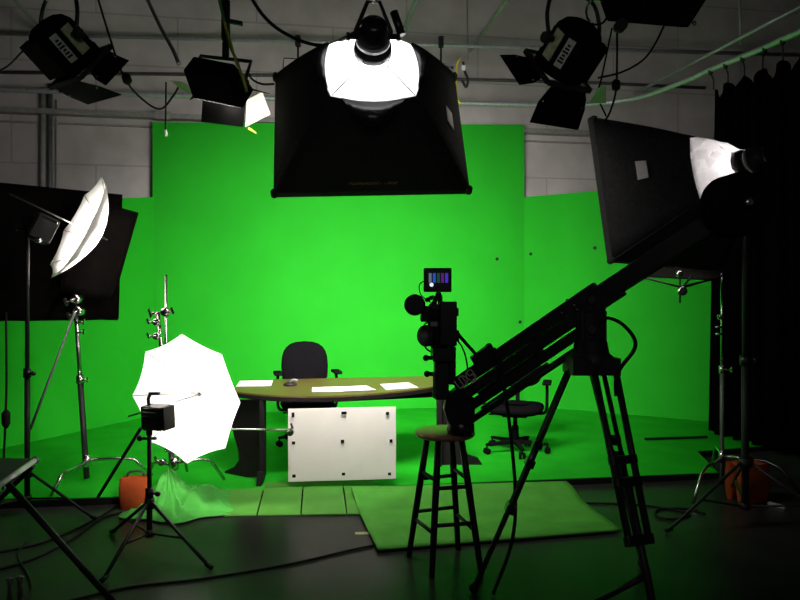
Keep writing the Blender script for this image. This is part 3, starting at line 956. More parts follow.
t = thing('umbrella_lamp', 'small black lamp head in front of the lower white umbrella', 'lamp', h1, 'umbrella lamp heads')
lamp_head(t, h1, ax1, .058, .058, .05, 1)
m = MB(); m.tube([h1 + V((-.05, 0, .065)), h1 + V((-.055, 0, .10)), h1 + V((-.045, 0, .125))], .01, 8); m.box(h1 + V((-.02, 0, .13)), (.03, 0, 0), (0, .01, 0), (0, 0, .008)); m.build('top_knob', M['black'], t)
m = MB(); m.tube([h1 - V((0, 0, .07)), sc_ + V((0, 0, .745))], .01, 8); m.build('mount', M['black'], t)
spot('umbrella_lamp_light', h1 + ax1 * .065, uc + ax1 * .1 - h1, 60, 2.2, .4, .03)

# left umbrella light
s2 = V((-2.5, 4.36, 0))
t = thing('light_stand', 'tall black light stand at far left holding the upper umbrella', 'light stand', s2, 'light stands')
tripod_stand(t, s2, [G(95, 521), V((-2.95, 4.15, 0)), V((-2.72, 3.95, 0))], .29, .10, 1.92, .014)
m = MB(); m.cyl(s2 + V((0, 0, 1.9)), s2 + V((0, 0, 2.0)), .02, 10); m.box(s2 + V((0, 0, 1.98)), (.03, 0, 0), (0, .03, 0), (0, 0, .03)); m.cyl(s2 + V((-.07, 0, 1.93)), s2 + V((.0, 0, 1.93)), .009, 8); m.ball(s2 + V((-.07, 0, 1.93)), .018); m.build('swivel_bracket', M['black'], t)
ax2 = V((.74, .60, -.42)).normalized()
uc2 = P(84, 229, 4.62)
t = thing('photo_umbrella', 'white photo umbrella seen from its side at upper left', 'umbrella', uc2, 'white photo umbrellas')
umbrella(t, uc2 + ax2 * .12, ax2, .41, .17, PI / 2, .62)
h2 = P(42, 229, 4.40)
t = thing('umbrella_lamp', 'small black lamp head left of the upper white umbrella', 'lamp', h2, 'umbrella lamp heads')
lamp_head(t, h2, ax2, .075, .075, .07, 1)
m = MB(); m.box(P(50, 220, 4.3), (.05, .0, -.022), (0, .004, 0), (0, 0, .006)); m.build('chrome_edge', M['chrome'], t)
m = MB(); m.lathe(P(39, 240, 4.3), (0, -1, 0), [(0, .02), (.02, .022), (.03, .01)], 10); m.build('knob', M['chrome'], t)
m = MB(); m.tube([h2 - V((0, 0, .06)), s2 + V((0, 0, 1.97))], .01, 8); m.build('mount', M['black'], t)
spot('upper_umbrella_light', h2 + ax2 * .075, uc2 + ax2 * .1 - h2 - V((0, 0, .06)), 105, 2.3, .6, .03)

# ------------------------------------------------------------------ black flags at left
def flagcloth(name, label, px, deps, group):
    q = [P(x, y, d) for (x, y), d in zip(px, deps)]
    t = thing(name, label, 'flag', q[3], group)
    n = 10
    nrm = (q[1] - q[0]).cross(q[3] - q[0]).normalized()
    rows = []
    for i in range(n + 1):
        v = i / n
        rows.append([q[0].lerp(q[1], k / n).lerp(q[3].lerp(q[2], k / n), v) + nrm * .018 * math.sin(k * 1.3 + i * .8) * math.sin(PI * v) + V((0, 0, -.012 * abs(math.sin(k * 1.7)) * v)) for k in range(n + 1)])
    MB().grid(rows).build('cloth', M['flag'], t, solid=.008)
    m = MB(); m.tube([q[3], q[0], q[1], q[2]], .006, 8); m.build('frame', M['flag'], t)
    return t


flagcloth('black_flag', 'large flat black cloth flag filling the left edge', [(-70, 176), (122, 195), (118, 319), (-70, 321)], [5.0, 5.3, 5.3, 5.0], 'black cloth flags')
flagcloth('black_flag', 'tilted black cloth flag behind the upper umbrella, right of the large flag', [(76, 195), (138, 213), (113, 300), (60, 292)], [5.05, 5.15, 5.15, 5.05], 'black cloth flags')

# ------------------------------------------------------------------ c-stands
def c_stand(t, base, toppt, legs, zl=.22, r=.017, mat='chrome', lower='steel_dark'):
    base, toppt = V(base), V(toppt)
    mid = base.lerp(toppt, .55)
    MB().tube([base + V((0, 0, .03)), mid], r * 1.2, 10).build('lower_column', M[lower], t)
    MB().tube([mid, toppt], r * .9, 10).build('upper_column', M[mat], t)
    m = MB(); m.cyl(mid - V((0, 0, .03)), mid + V((0, 0, .03)), r * 1.7, 12)
    m.cyl(mid, mid + V((.06, -.02, 0)), .007, 8); m.box(mid + V((.065, -.02, 0)), (.006, 0, 0), (0, .006, 0), (0, 0, .02))
    m.build('lock_handle', M[mat], t)
    m = MB(); m.cyl(base + V((0, 0, zl - .05)), base + V((0, 0, zl + .04)), r * 1.8, 12); m.build('leg_collar', M[mat], t)
    for k, f in enumerate(legs):
        f = V(f)
        z0 = zl + .02 * (k - 1)
        d = V((f.x - base.x, f.y - base.y, 0))
        pts = [base + V((0, 0, z0)), base + d * .55 + V((0, 0, z0 - .005)), base + d * .72 + V((0, 0, z0 * .82 + f.z * .18)), V((f.x, f.y, f.z + .014))]
        pts = [V((p.x, p.y, p.z)) for p in pts]
        MB().tube(pts, .012, 8).build('leg', M[mat], t)


def grip_head(t, c, d=(1, 0, 0), s=1.0):
    c = V(c)
    m = MB()
    m.lathe(c - V((0, .035 * s, 0)), (0, 1, 0), [(0, .012), (0, .034 * s), (.02 * s, .036 * s), (.05 * s, .036 * s), (.07 * s, .034 * s)], 14)
    m.cyl(c + V((0, -.03, 0)), c + V(d) * .07 * s + V((0, -.035, 0)), .008 * s, 8)
    q = c + V(d) * .075 * s + V((0, -.035, 0))
    m.box(q, (.008 * s, 0, .004), (0, .008, 0), (-.01 * s, 0, .026 * s))
    return m.build('grip_head', M['chrome'], t)


# left c-stand in front of the flags
b = V((-2.40, 4.98, STG))
tp = P(75, 296, 5.02)
t = thing('c_stand', 'chrome and dark stand holding the black flags at left', 'stand', b, 'grip stands')
c_stand(t, b, tp, [G(42, 501.5, STG) + V((.02, .08, 0)), V((-1.95, 5.12, STG)), V((-2.62, 5.4, STG))], .17, .018, lower='black')
grip_head(t, P(77, 299, 4.97), (-.9, 0, -.3)); grip_head(t, P(79, 311, 4.96), (-.8, 0, -.5))
for yy in (323, 333):
    m = MB(); q = P(76.5, yy, 4.98); m.cyl(q, q + V((.06, -.02, .01)), .009, 8); m.box(q + V((.065, -.02, .01)), (.006, 0, 0), (0, .006, 0), (0, 0, .022)); m.build('wing_screw', M['chrome'], t)
m = MB(); m.tube([P(75, 312, 4.93), P(30, 430, 4.55)], .009, 8); m.build('grip_arm', M['steel_dark'], t)
cable('power_cable', 'thin black cable with inline switch hanging at far left', 'cable', [P(6, 312, 4.75), P(6.5, 380, 4.7), P(5.5, 420, 4.68), P(4, 455, 4.66), P(3, 492, 4.58)], .008, M['rubber'])
m = MB(); m.lathe(P(6, 410, 4.68), (0, 0, -1), [(0, .012), (.02, .028), (.10, .028), (.13, .012)], 10)
tag(m.build('inline_switch', M['rubber']), 'black inline switch on the cable at far left', 'switch')

# centre-left c-stand behind the lower umbrella, holding the white board
b = V((-1.66, 4.78, 0))
b.z = STG
tp = P(158, 312, 4.82)
t = thing('c_stand', 'chrome grip stand behind the lower umbrella holding the white board', 'stand', b, 'grip stands')
c_stand(t, b, tp, [V((-1.95, 4.98, STG)), V((-1.35, 5.0, STG)), V((-1.72, 5.25, STG))], .2, .018)
for yy in (322, 336):
    grip_head(t, P(157, yy, 4.77), (-.9, 0, .1), .75)
grip_head(t, P(166, 312, 4.74), (.9, 0, .15), .9)
m = MB(); m.tube([P(158, 314, 4.78), P(152, 313, 4.76)], .01, 8); m.box(P(150, 313, 4.76), (.006, 0, .01), (0, .006, 0), (.01, 0, -.03)); m.build('wing_screw', M['chrome'], t)
m = MB(); m.tube([P(166, 275, 4.76), P(166, 452, 4.72)], .0105, 8); m.build('gobo_rod', M['chrome'], t)
m = MB(); m.tube([P(166, 428, 4.68), P(287, 430, 4.70)], .0085, 8); m.build('grip_arm', M['chrome'], t)
grip_head(t, P(162, 462, 4.72), (-.6, 0, .6), .7)
grip_head(t, P(290.5, 432, 4.66), (.3, 0, .9), .75)

# white board
q = [P(288, 409, 4.80), P(396, 407, 4.86), P(396, 479, 4.84), P(288, 482, 4.78)]
t = thing('bounce_board', 'white board with nine black fixings standing in front of desk', 'board', (q[2] + q[3]) / 2)
nb = (q[1] - q[0]).cross(q[3] - q[0]).normalized()
if nb.y < 0: nb = -nb
m = MB(); m.prism(q, nb * .02); m.build('panel', M['white'], t, bevel=.003)
for x, y, sx, sz in ((293, 415, .011, .02), (344, 413, .022, .011), (387.5, 413.5, .013, .012), (293.5, 443, .013, .012), (342.5, 441.5, .014, .014), (391, 441, .012, .014), (294, 476, .014, .013), (343.5, 474, .014, .012), (389.5, 474, .013, .013)):
    fx = (x - 288) / 108; d = 4.79 + .06 * fx
    c = P(x, y, d - .006)
    m = MB(); m.box(c, ((q[1] - q[0]).normalized()) * sx * .9, nb * .003, (0, 0, sz * .9)); m.build('fixing', M['matte'], t)

# right c-stand with the small black flag
b = V((2.477, 5.0, 0))
t = thing('c_stand', 'chrome grip stand rising in front of the black curtain at right', 'stand', b, 'grip stands')
c_stand(t, b, P(722, 272, 5.0), [G(693, 505), V((2.95, 4.75, 0)), V((2.6, 5.42, 0))], .25, .013)
grip_head(t, P(721, 317, 4.96), (-.9, 0, 0), .55)
for yy in (327, 334):
    m = MB(); qq = P(721, yy, 4.97); m.cyl(qq + V((-.04, 0, 0)), qq + V((.02, 0, 0)), .008, 8); m.build('wing_screw', M['chrome'], t)
t = thing('cutter_flag', 'narrow black cloth flag in wire frame just under the right softbox', 'flag', P(680, 285, 4.85))
qf = [P(634, 275, 4.7), P(655, 262, 5.25), P(726, 268, 5.35), P(718, 279, 4.85)]
m = MB(); m.prism([qf[0], qf[1], qf[2], qf[3], P(705, 280, 4.8), P(680, 279, 4.76), P(650, 277.5, 4.72)], (0, 0, .008)); m.build('cloth', M['flag'], t)
m = MB(); m.tube([P(634, 275, 4.68), P(680, 287, 4.66), P(719, 278, 4.8)], .008, 6); m.build('wire_frame', M['black'], t)
m = MB(); m.tube([P(680, 275, 4.66), P(680, 303, 4.66)], .007, 6); m.tube([P(684, 286, 4.66), P(692, 275, 4.7)], .007, 6); m.build('pin', M['black'], t)
m = MB(); m.lathe(P(678.5, 274, 4.66), (0, -1, 0), [(0, .024), (.02, .024), (.03, .012)], 12); m.build('knob', M['chrome'], t)
m = MB(); m.lathe(P(681, 291, 4.68), (0, -1, 0), [(0, .034), (.03, .034), (.04, .02)], 14); m.box(P(681, 291, 4.62), (.02, 0, .02), (0, .006, 0), (.006, 0, -.006)); m.build('grip_head', M['chrome'], t)
m = MB(); m.tube([P(681, 288, 4.72), P(722, 276, 4.97)], .008, 6); m.build('arm', M['black'], t)

# sandbags
def sandbag(label, c, sx, sy, sz, rz):
    t = thing('sandbag', label, 'sandbag', c, 'orange sandbags')
    mx = MX.Translation(V(c)) @ MX.Rotation(rz, 4, 'Z')
    for k, off in enumerate((-.26, .26)):
        m = MB(mx)
        rows = []
        for i in range(9):
            v = i / 8
            z = sz * v
            bul = (math.sin(PI * min(1, v * 1.05) * .92 + .12)) ** .5 if 0 < v < 1 else .45
            row = []
            for j in range(20):
                an = 2 * PI * j / 20
                cx = math.copysign(abs(math.cos(an)) ** .5, math.cos(an)); sy_ = math.copysign(abs(math.sin(an)) ** .6, math.sin(an))
                wob = 1 + .04 * math.sin(3 * an + v * 5 + k)
                row.append((cx * sx / 2 * wob * (.9 + .1 * bul), off * sy + sy_ * sy * .26 * bul * wob, z))
            rows.append(row)
        m.grid(rows, wrap=True)
        m.add(rows[0], [list(range(20))[::-1]]); m.add(rows[-1], [list(range(20))])
        m.build('pouch', M['orange'], t)
    m = MB(mx); m.box((0, 0, sz * .97), (sx * .4, 0, 0), (0, sy * .3, 0), (0, 0, .008)); m.build('saddle', M['orange'], t)
    m = MB(mx); m.tube(bez([(-.06, 0, sz), (-.04, 0, sz + .035), (.04, 0, sz + .035), (.06, 0, sz)], 5), .008, 6); m.build('handle', M['black'], t)


sandbag('orange sandbag beside the crumpled green cloth at left', (-1.845, 4.54, 0), .20, .13, .215, .1)
sandbag('orange sandbag in shadow behind the black stand at right', (2.52, 4.72, 0), .26, .2, .27, .3)

# ------------------------------------------------------------------ crumpled green cloth
ctr = V((-1.55, 4.46, 0))
from mathutils import noise as NZ
def cloth_h(x, y):
    """height field in metres for offsets from ctr"""
    pk = math.exp(-(((x + .07) / .10) ** 2 + ((y - .07) / .14) ** 2)) * .22
    hp = math.exp(-(((x - .17) / .16) ** 2 + ((y - .08) / .15) ** 2)) * .14
    an = math.atan2(y - .07, x + .07); r = math.hypot(x + .07, y - .07)
    def ridge(q): return 1 - abs(NZ.noise(q)) * 2
    f1_ = ridge(V((math.cos(an) * 2.4, math.sin(an) * 2.4, r * 2.5)))
    f2_ = ridge(V((x * 9 + 3, y * 9, 1.7)))
    f3_ = ridge(V((x * 19, y * 19 + 5, 4.2)))
    env = math.exp(-(r / .38) ** 2)
    return pk + hp + (.085 * (f1_ - .5) * min(1, r / .07) + .05 * (f2_ - .5) + .018 * (f3_ - .5)) * env
rows = []
edge_dir = sd
for i in range(45):
    rr = i / 44
    row = []
    for j in range(130):
        an = 2 * PI * j / 130
        rad = .36 + .07 * math.sin(2 * an + .6) + .04 * math.sin(5 * an + 2) + (.06 if math.cos(an) > .2 else 0) - .11 * max(0, -math.cos(an))
        x, y = rad * rr * math.cos(an), rad * .75 * rr * math.sin(an)
        wx, wy = ctr.x + x, ctr.y + y
        ey = s0.y + (wx - s0.x) * sd.y / sd.x
        st = STG / (1 + math.exp(-(wy - ey + .02) / .012)) + .012
        h = cloth_h(x, y) * (1 - rr ** 6)
        row.append(V((wx, wy, max(st, st + h))))
    rows.append(row)
tag(MB().grid(rows, wrap=True).build('green_drape', M['green_cloth'], solid=.006), 'crumpled green cloth heaped at the foot of chrome stand', 'cloth')

# ------------------------------------------------------------------ floor mats
fx = [222, 257, 301, 347, 372]
bx_ = [230, 264, 303, 343, 379]
for k in range(4):
    f0, f1 = G(fx[k] + .6, 517 - .5 * k), G(fx[k + 1] - .6, 516.6 - .5 * k)
    def backpt(pxx):
        x0 = (pxx - 400) / FPX
        # line of stage edge
        yy = (s0.y - s0.x * sd.y / sd.x) / (1 - x0 * sd.y / sd.x)
        yy += .015
        return V((x0 * yy, yy, STG + .003))
    b0, b1 = backpt(bx_[k] + .6), backpt(bx_[k + 1] - .6)
    m = MB(); m.prism([p + V((0, 0, .001)) for p in (f0, f1, b1, b0)], (0, 0, .012))
    tag(m.build('floor_tile', M['green_tile'], bevel=.004), ('pale green floor tile beside the crumpled cloth, leftmost of front row', 'second pale green floor tile from the crumpled cloth, front row', 'third pale green floor tile from the crumpled cloth, front row', 'pale green front row floor tile partly under the big green sheet')[k], 'floor tile', 'pale green floor tiles')
    if k < 3:
        c0, c1 = backpt(bx_[k + 1] + .6), backpt(bx_[k + 1] + (39 if k < 2 else 30))
        d0 = c0 * ((c0.y + .012) / c0.y); d1 = c1 * ((c1.y + .012) / c1.y)
        e0 = c0 * ((c0.y + .17) / c0.y); e1 = c1 * ((c1.y + .17) / c1.y)
        m = MB(); m.prism([V((p.x, p.y, STG + .001)) for p in (d0, d1, e1, e0)], (0, 0, .008))
        tag(m.build('floor_tile', M['green_tile'], bevel=.003), ('pale green tile on the stage edge, left one under the white board', 'pale green tile on the stage edge, middle one under the white board', 'pale green tile on the stage edge, right one nearest the stool')[k], 'floor tile', 'pale green floor tiles')
qs = [G(378, 553), G(622, 533), G(566, 483.0, STG + .012), G(351, 489, STG + .012)]
rows = []
for i in range(25):
    v = i / 24
    row = []
    for k in range(31):
        s_ = k / 30
        p = qs[0].lerp(qs[1], s_).lerp(qs[3].lerp(qs[2], s_), v)
        ed_ = min(1, min(v, 1 - v, s_, 1 - s_) * 10)
        rv = min(1, max(0, (v - .60) / .34)); rv = rv * rv * (3 - 2 * rv)
        z = .018 + (STG + .004) * rv + ed_ * .006 * (math.sin(v * 23 + math.sin(s_ * 5) * 1.5) + .5 * math.sin(s_ * 17 + v * 9))
        row.append(V((p.x, p.y, z)))
    rows.append(row)
tag(MB().grid(rows).build('green_sheet', M['green_sheet'], solid=.012), 'large pale green sheet spread on the black floor under the stool', 'sheet')

# tape, cables, bits on the floor
m = MB(); m.prism([G(355, 532.5), G(369, 532), G(369, 534.3), G(355, 534.8)], (0, 0, .002)); tag(m.build('tape_mark', M['ypale']), 'short pale yellow tape mark on black floor left of green sheet', 'tape')
def fl_(pts, r=.007): return [G(x, y, r + .001) for x, y in pts]
cable('floor_cable', 'black cable crossing the floor to the corner of the green sheet', 'cable', fl_([(60, 603), (130, 587), (200, 579), (290, 564), (350, 550), (375, 545)]), .007, M['rubber'], 'floor cables')
cable('floor_cable', 'black cable across the floor at left, the upper of two', 'cable', fl_([(-20, 556), (40, 543), (90, 522), (118, 505)]), .008, M['rubber'], 'floor cables')
cable('floor_cable', 'black cable across the floor at left, the lower of two', 'cable', fl_([(-20, 574), (30, 560), (70, 540), (100, 519), (122, 512)]), .008, M['rubber'], 'floor cables')
cable('floor_cable', 'black cable curling over the floor near the bottom left corner', 'cable', fl_([(26, 541), (18, 556), (28, 575), (31, 590), (24, 600), (10, 612)]), .007, M['rubber'], 'floor cables')
cable('floor_cable', 'black cable looping on the floor behind jib tripod at right', 'cable', fl_([(560, 503), (610, 503.5), (650, 506), (680, 511), (690, 515), (672, 519), (656, 516), (660, 509), (690, 509), (705, 514)]), .007, M['rubber'], 'floor cables')
tag(MB().bar(G(645, 439, STG + .012), G(707, 437, STG + .012), .022, .02).build('floor_strip', M['edge']), 'thin dark strip lying on green stage near the curtain', 'strip')
for k, (x, y) in enumerate(((10, 594), (20, 592))):
    p = G(x, y + 6)
    m = MB(); m.lathe(p, (0, 0, 1), [(0, .012), (.07, .010), (.085, .014), (.10, .012), (.11, .004)], 10)
    m.box(p + V((0, 0, .1)), (.018, 0, 0), (0, .006, 0), (0, 0, .006))
    tag(m.build('metal_peg', M['steel_dark']), ('small dark metal peg on floor at bottom left corner, left of two', 'small dark metal peg on floor at bottom left corner, right of two')[k], 'peg', 'metal pegs on the floor')

m = MB(); p = G(777, 507); m.bar(p + V((-.03, .05, .012)), p + V((.03, -.05, .012)), .03, .02)
tag(m.build('metal_bracket', M['steel']), 'small pale metal piece on the dark floor at far right', 'bracket')

# ------------------------------------------------------------------ desk
ZD = .73
fr_ = [(229, 391), (246, 393), (262, 394.5), (280, 395.6), (300, 396.2), (320, 396.2), (340, 395.5), (360, 394.6), (380, 393), (400, 391), (415, 389.2), (428, 387.3), (438, 385.5)]
front = [G(x, y, ZD) for x, y in fr_]
back = [V((.40, 6.17, ZD)), V((-1.38, 5.86, ZD))]
t = thing('desk', 'wood topped desk with bowed front and dark end panels on green stage', 'desk', (-.5, 5.4, STG))
m = MB(); m.prism([p + V((0, 0, -.012)) for p in front + back], (0, 0, .012)); m.build('desktop', M['desk'], t)
m = MB(); m.prism([p + V((0, 0, -.046)) for p in front + back], (0, 0, .034)); m.build('edge_band', M['deskdark'], t, bevel=.004)
def desk_leg(post, toe, dpost, dtoe, shape):
    pts = []
    for x, y in shape:
        s_ = (x - post) / (toe - post)
        pts.append(P(x, y, dpost + (dtoe - dpost) * s_))
    n = (pts[1] - pts[0]).cross(pts[2] - pts[0]).normalized()
    return MB().prism(pts, V((n.x, n.y, n.z)) * .035 * (1 if n.y > 0 else -1))
zt = ZD - .046
sh = [(263, 400), (263, 474), (258, 477), (244, 477.5), (226, 479), (223.5, 476), (225, 471), (234, 467), (239, 460), (238, 450), (234, 436), (231, 424), (233, 412), (238, 400)]
sh_in = [(247, 405), (258, 405), (258, 428), (252, 428)]
m = desk_leg(262, 223, 5.02, 5.25, [(238, 397.5), (265, 397.5), (265, 404), (246, 404), (252, 428), (258, 428.5), (258, 404), (265, 404), (265, 477), (244, 477.5), (226, 479), (223.5, 476), (225, 471), (234, 467), (239, 460), (238, 450), (234, 436), (231, 424), (233, 412)][:0] or sh)
end = m.build('end_panel', M['deskdark'], t)
# front post and foot of left pedestal
m = MB()
pp = P(262, 400, 4.98)
m.box(V((pp.x, 4.99, (zt + .14) / 2 + .0)), (.02, 0, 0), (0, .035, 0), (0, 0, (zt - .14) / 2))
m.prism([V((pp.x - .02, 5.0, .14)), V((pp.x - .02, 5.06, .10)), V((pp.x - .02, 4.93, STG)), V((pp.x - .02, 4.86, STG)), V((pp.x - .02, 4.9, .16))], (.04, 0, 0))
m.build('front_leg', M['deskdark'], t, bevel=.006)
# right pedestal
sh2 = [(441, 397), (441, 466), (446, 469), (470, 470), (481, 470), (482, 464), (478, 458), (468, 455), (462, 440), (462, 412), (460, 397)]
m = desk_leg(441, 482, 5.5, 5.5, sh2)
m.build('end_panel', M['deskdark'], t)
m = MB(); m.box(V((.33, 5.47, (zt + STG) / 2)), (.022, 0, 0), (0, .035, 0), (0, 0, (zt - STG) / 2)); m.build('front_leg', M['deskdark'], t, bevel=.006)
m = MB(); m.bar(P(290, 399.5, 5.25), P(432, 393, 5.72), .04, .07); m.build('cross_rail', M['deskdark'], t, bevel=.004)

for k, (pts, lb) in enumerate((
        ([(236, 386.5), (240, 381), (273, 380.5), (271, 386)], 'white paper sheet at the left end of desk'),
        ([(312, 391.8), (312, 387.6), (344, 386.8), (344, 391.5)], 'white paper sheet near desk front, left of an overlapping pair'),
        ([(344.5, 391.2), (342, 387), (366, 385.8), (375.5, 390)], 'white paper sheet near desk front, right of an overlapping pair'),
        ([(386, 389.6), (380, 384.6), (408, 382.6), (418, 387.6)], 'white paper sheet at the right end of the desk by camera'))):
    z = ZD + .002 + .004 * (k == 2)
    q_ = [G(x, y, z) for x, y in pts]
    tag(MB().prism(q_, (0, 0, .003)).build('paper_sheet', M['paper']), lb, 'paper', 'papers on the desk')
c = G(290, 385.5, ZD)
t = thing('desk_microphone', 'small black gadget with pale top near the left papers on desk', 'gadget', c)
m = MB(); m.lathe(c + V((0, 0, .001)), (0, 0, 1), [(0, .055), (.012, .058), (.022, .04), (.03, .02)], 16); m.build('base', M['black'], t)
m = MB(); m.tube(bez([c + V((0, 0, .025)), c + V((.03, -.02, .05)), c + V((.07, -.03, .045))], 5), .010, 8); m.build('stalk', M['greyplast'], t)

# ------------------------------------------------------------------ office chairs
def office_chair(label, c, face, zs, bw, bh, zb, base_rot, arms=True, armz=.25):
    t = thing('office_chair', label, 'office chair', c, 'office chairs')
    f = V((face[0], face[1], 0)).normalized()
    ang = math.atan2(f.y, f.x) - PI / 2
    mx = MX.Translation(V(c)) @ MX.Rotation(ang, 4, 'Z')
    z0 = 0
    def sup(rx, ry, n=24, e=.55):
        return [(math.copysign(abs(math.cos(2 * PI * j / n)) ** e, math.cos(2 * PI * j / n)) * rx, math.copysign(abs(math.sin(2 * PI * j / n)) ** e, math.sin(2 * PI * j / n)) * ry) for j in range(n)]
    zs -= c[2]
    m = MB(mx)
    prof = [(0, .80), (.015, .93), (.04, 1.0), (.065, .97), (.08, .85), (.085, .5)]
    m.grid([[(x * k, y * k, zs - .075 + h - .012 * (y / .25) ** 2) for x, y in sup(.26, .25)] for h, k in prof], wrap=True)
    n_ = 24
    m.add([(x * .8, y * .8, zs - .075) for x, y in sup(.26, .25)], [list(range(n_))[::-1]])
    m.add([(x * .5, y * .5, zs + .01) for x, y in sup(.26, .25)], [list(range(n_))], True)
    m.build('seat', M['chair'], t)
    m = MB(mx)
    cb = zb - c[2] + bh / 2
    prof = [(-.03, .75), (-.025, .93), (-.005, 1.0), (.015, .98), (.03, .88), (.036, .5)]
    rows = []
    for h, k in prof:
        row = []
        for x, y in sup(bw / 2, bh / 2, 24, .72):
            row.append((x * k, -.27 + h - .06 * (y / bh) + .10 * (x / bw) ** 2, cb + y * k))
        rows.append(row)
    m.grid(rows, wrap=True)
    m.add(rows[0], [list(range(24))]); m.add(rows[-1], [list(range(24))], True)
    m.build('backrest', M['chair'], t)
    m = MB(mx); m.tube(bez([(0, -.05, zs - .09), (0, -.22, zs - .10), (0, -.30, zs - .02), (0, -.31, cb)], 5), .02, 8); m.build('back_post', M['matte'], t)
    m = MB(mx); m.box((0, 0, zs - .095), (.11, 0, 0), (0, .09, 0), (0, 0, .022)); m.cyl((.1, .02, zs - .10), (.24, .03, zs - .105), .007, 8); m.build('mechanism', M['matte'], t)
    m = MB(mx); m.lathe((0, 0, .09), (0, 0, 1), [(0, .035), (.15, .03), (.15, .02), (zs - .19, .018)], 14); m.build('gas_column', M['matte'], t)
    for k in range(5):
        an = base_rot + 2 * PI * k / 5 - ang
        d = V((math.cos(an), math.sin(an), 0)); s_ = V((-d.y, d.x, 0))
        m = MB(mx); m.hexa([V((0, 0, .075)) - s_ * .022, V((0, 0, .075)) + s_ * .022, V((0, 0, .075)) + s_ * .015 + d * .3, V((0, 0, .075)) - s_ * .015 + d * .3,
                            V((0, 0, .12)) - s_ * .022, V((0, 0, .12)) + s_ * .022, V((0, 0, .095)) + s_ * .015 + d * .3, V((0, 0, .095)) - s_ * .015 + d * .3])
        l = m.build('base_arm', M['matte'], t, bevel=.004)
        m = MB(mx); q = d * .29
        for sg in (-1, 1): m.cyl(q + s_ * sg * .010 + V((0, 0, .029)), q + s_ * sg * .026 + V((0, 0, .029)), .028, 14)
        m.cyl(q + V((0, 0, .04)), q + V((0, 0, .085)), .008, 8)
        m.build('caster', M['matte'], l)
    if arms:
        for sx in (-1, 1):
            m = MB(mx); m.tube(bez([(sx * .16, 0, zs - .085), (sx * .27, 0, zs - .07), (sx * .285, -.0, zs + .05), (sx * .285, -.02, zs + armz - .015)], 5), .014, 8)
            ar = m.build('arm_post', M['matte'], t)
            m = MB(mx); m.box((sx * .285, .0, zs + armz), (.04, 0, 0), (0, .12, 0), (0, 0, .014)); m.build('arm_pad', M['matte'], ar, bevel=.01)
    return t


office_chair('black office chair with rounded back behind the desk', (-.90, 6.33, STG), (.25, -.97), .47, .47, .50, .53, math.atan2(-.2, -.32), True, .275)
office_chair('black office chair half hidden behind the jib crane arm', (1.06, 5.98, STG), (-.25, -.97), .50, .46, .30, .62, math.radians(200), True, .20)

# ------------------------------------------------------------------ stool
sc0 = V((.247, 3.57, 0))
t = thing('bar_stool', 'wooden bar stool with round seat and black legs under the camera', 'stool', sc0)
m = MB(); m.lathe(sc0 + V((0, 0, .70)), (0, 0, 1), [(0, .13), (.004, .155), (.018, .166), (.03, .163), (.036, .15), (.036, 0)], 36); m.build('seat', M['stool'], t)
feet = [G(408, 556), G(431.5, 578), G(482, 574), G(458.5, 549)]
cen = sum(feet, V((0, 0, 0))) / 4
feet = [cen + (f - cen) * .98 for f in feet]
sc1 = V((sc0.x, sc0.y, 0))
tops = [sc1 + (f - cen).normalized() * .105 + V((0, 0, .70)) for f in feet]
for f, tp in zip(feet, tops):
    MB().tube([f + V((0, 0, .0)), f.lerp(tp, .3), f.lerp(tp, .7), tp], [.015, .018, .019, .016], 12).build('leg', M['stoolleg'], t)
for z, off in ((.24, .02), (.47, -.02)):
    for k in range(4):
        zz = z + (off if k % 2 else -off)
        a_ = feet[k].lerp(tops[k], zz / .7); b_ = feet[(k + 1) % 4].lerp(tops[(k + 1) % 4], zz / .7)
        MB().tube([a_, b_], .011, 8).build('stretcher', M['stoolleg'], t)

# ------------------------------------------------------------------ jib crane
def D_(x): return 3.45 + (x - 455) / (590 - 455) * (3.10 - 3.45)
def J(x, y, o=0.0): return P(x, y, D_(x) + o)
apex = V((.91, 3.10, 0))
t = thing('jib_tripod', 'tall black camera tripod with twin tube legs carrying the jib crane', 'tripod', (apex.x, apex.y, 0))
hz = 1.12
m = MB(); m.lathe((apex.x, apex.y, hz - .02), (0, 0, 1), [(0, .07), (.01, .10), (.08, .105), (.10, .085), (.15, .075), (.17, .06)], 20)
m.box((apex.x, apex.y, hz + .02), (.11, 0, 0), (0, .10, 0), (0, 0, .04))
m.build('bowl_head', M['black'], t, recalc=True)
m = MB(); m.box((apex.x - .01, apex.y, hz + .20), (.035, 0, 0), (0, .06, 0), (0, 0, .07)); m.box((apex.x - .05, apex.y, hz + .19), (.012, 0, 0), (0, .05, 0), (0, 0, .09)); m.box((apex.x + .05, apex.y, hz + .19), (.012, 0, 0), (0, .05, 0), (0, 0, .09)); m.build('pan_head', M['black'], t, bevel=.006)
def tleg(top, foot, side, rt=.012, w0=.05):
    top, foot = V(top), V(foot)
    d = foot - top
    s_ = V(side).normalized()
    k1 = top + d * .62; k0 = top + d * .42
    m = MB()
    for sg in (-1, 1): m.tube([top + s_ * sg * w0, k1 + s_ * sg * w0 * .85], rt, 8)
    l = m.build('leg', M['black'], t)
    m = MB()
    m.tube([k0, foot + V((0, 0, .02))], rt * 1.1, 8)
    m.tube([k0 - s_ * .02, k1 - s_ * .015], .007, 6)
    m.build('lower_tube', M['black'], l)
    for q, hh_ in ((k0, .02), (k1, .022), (top + d * .34, .018)):
        m = MB(); m.box(q, s_ * (w0 * .95 + .008), d.normalized() * hh_, s_.cross(d.normalized()) * .022)
        m.build('leg_clamp', M['blackgloss'], l, bevel=.004)
    m = MB(); m.ball(foot + V((0, 0, .025)), .025); m.build('foot', M['rubber'], l)
hz_ = V((apex.x, apex.y, hz))
lf, nf_, bf = G(474, 593), V((1.06, 2.62, 0)), V((1.315, 3.53, 0))
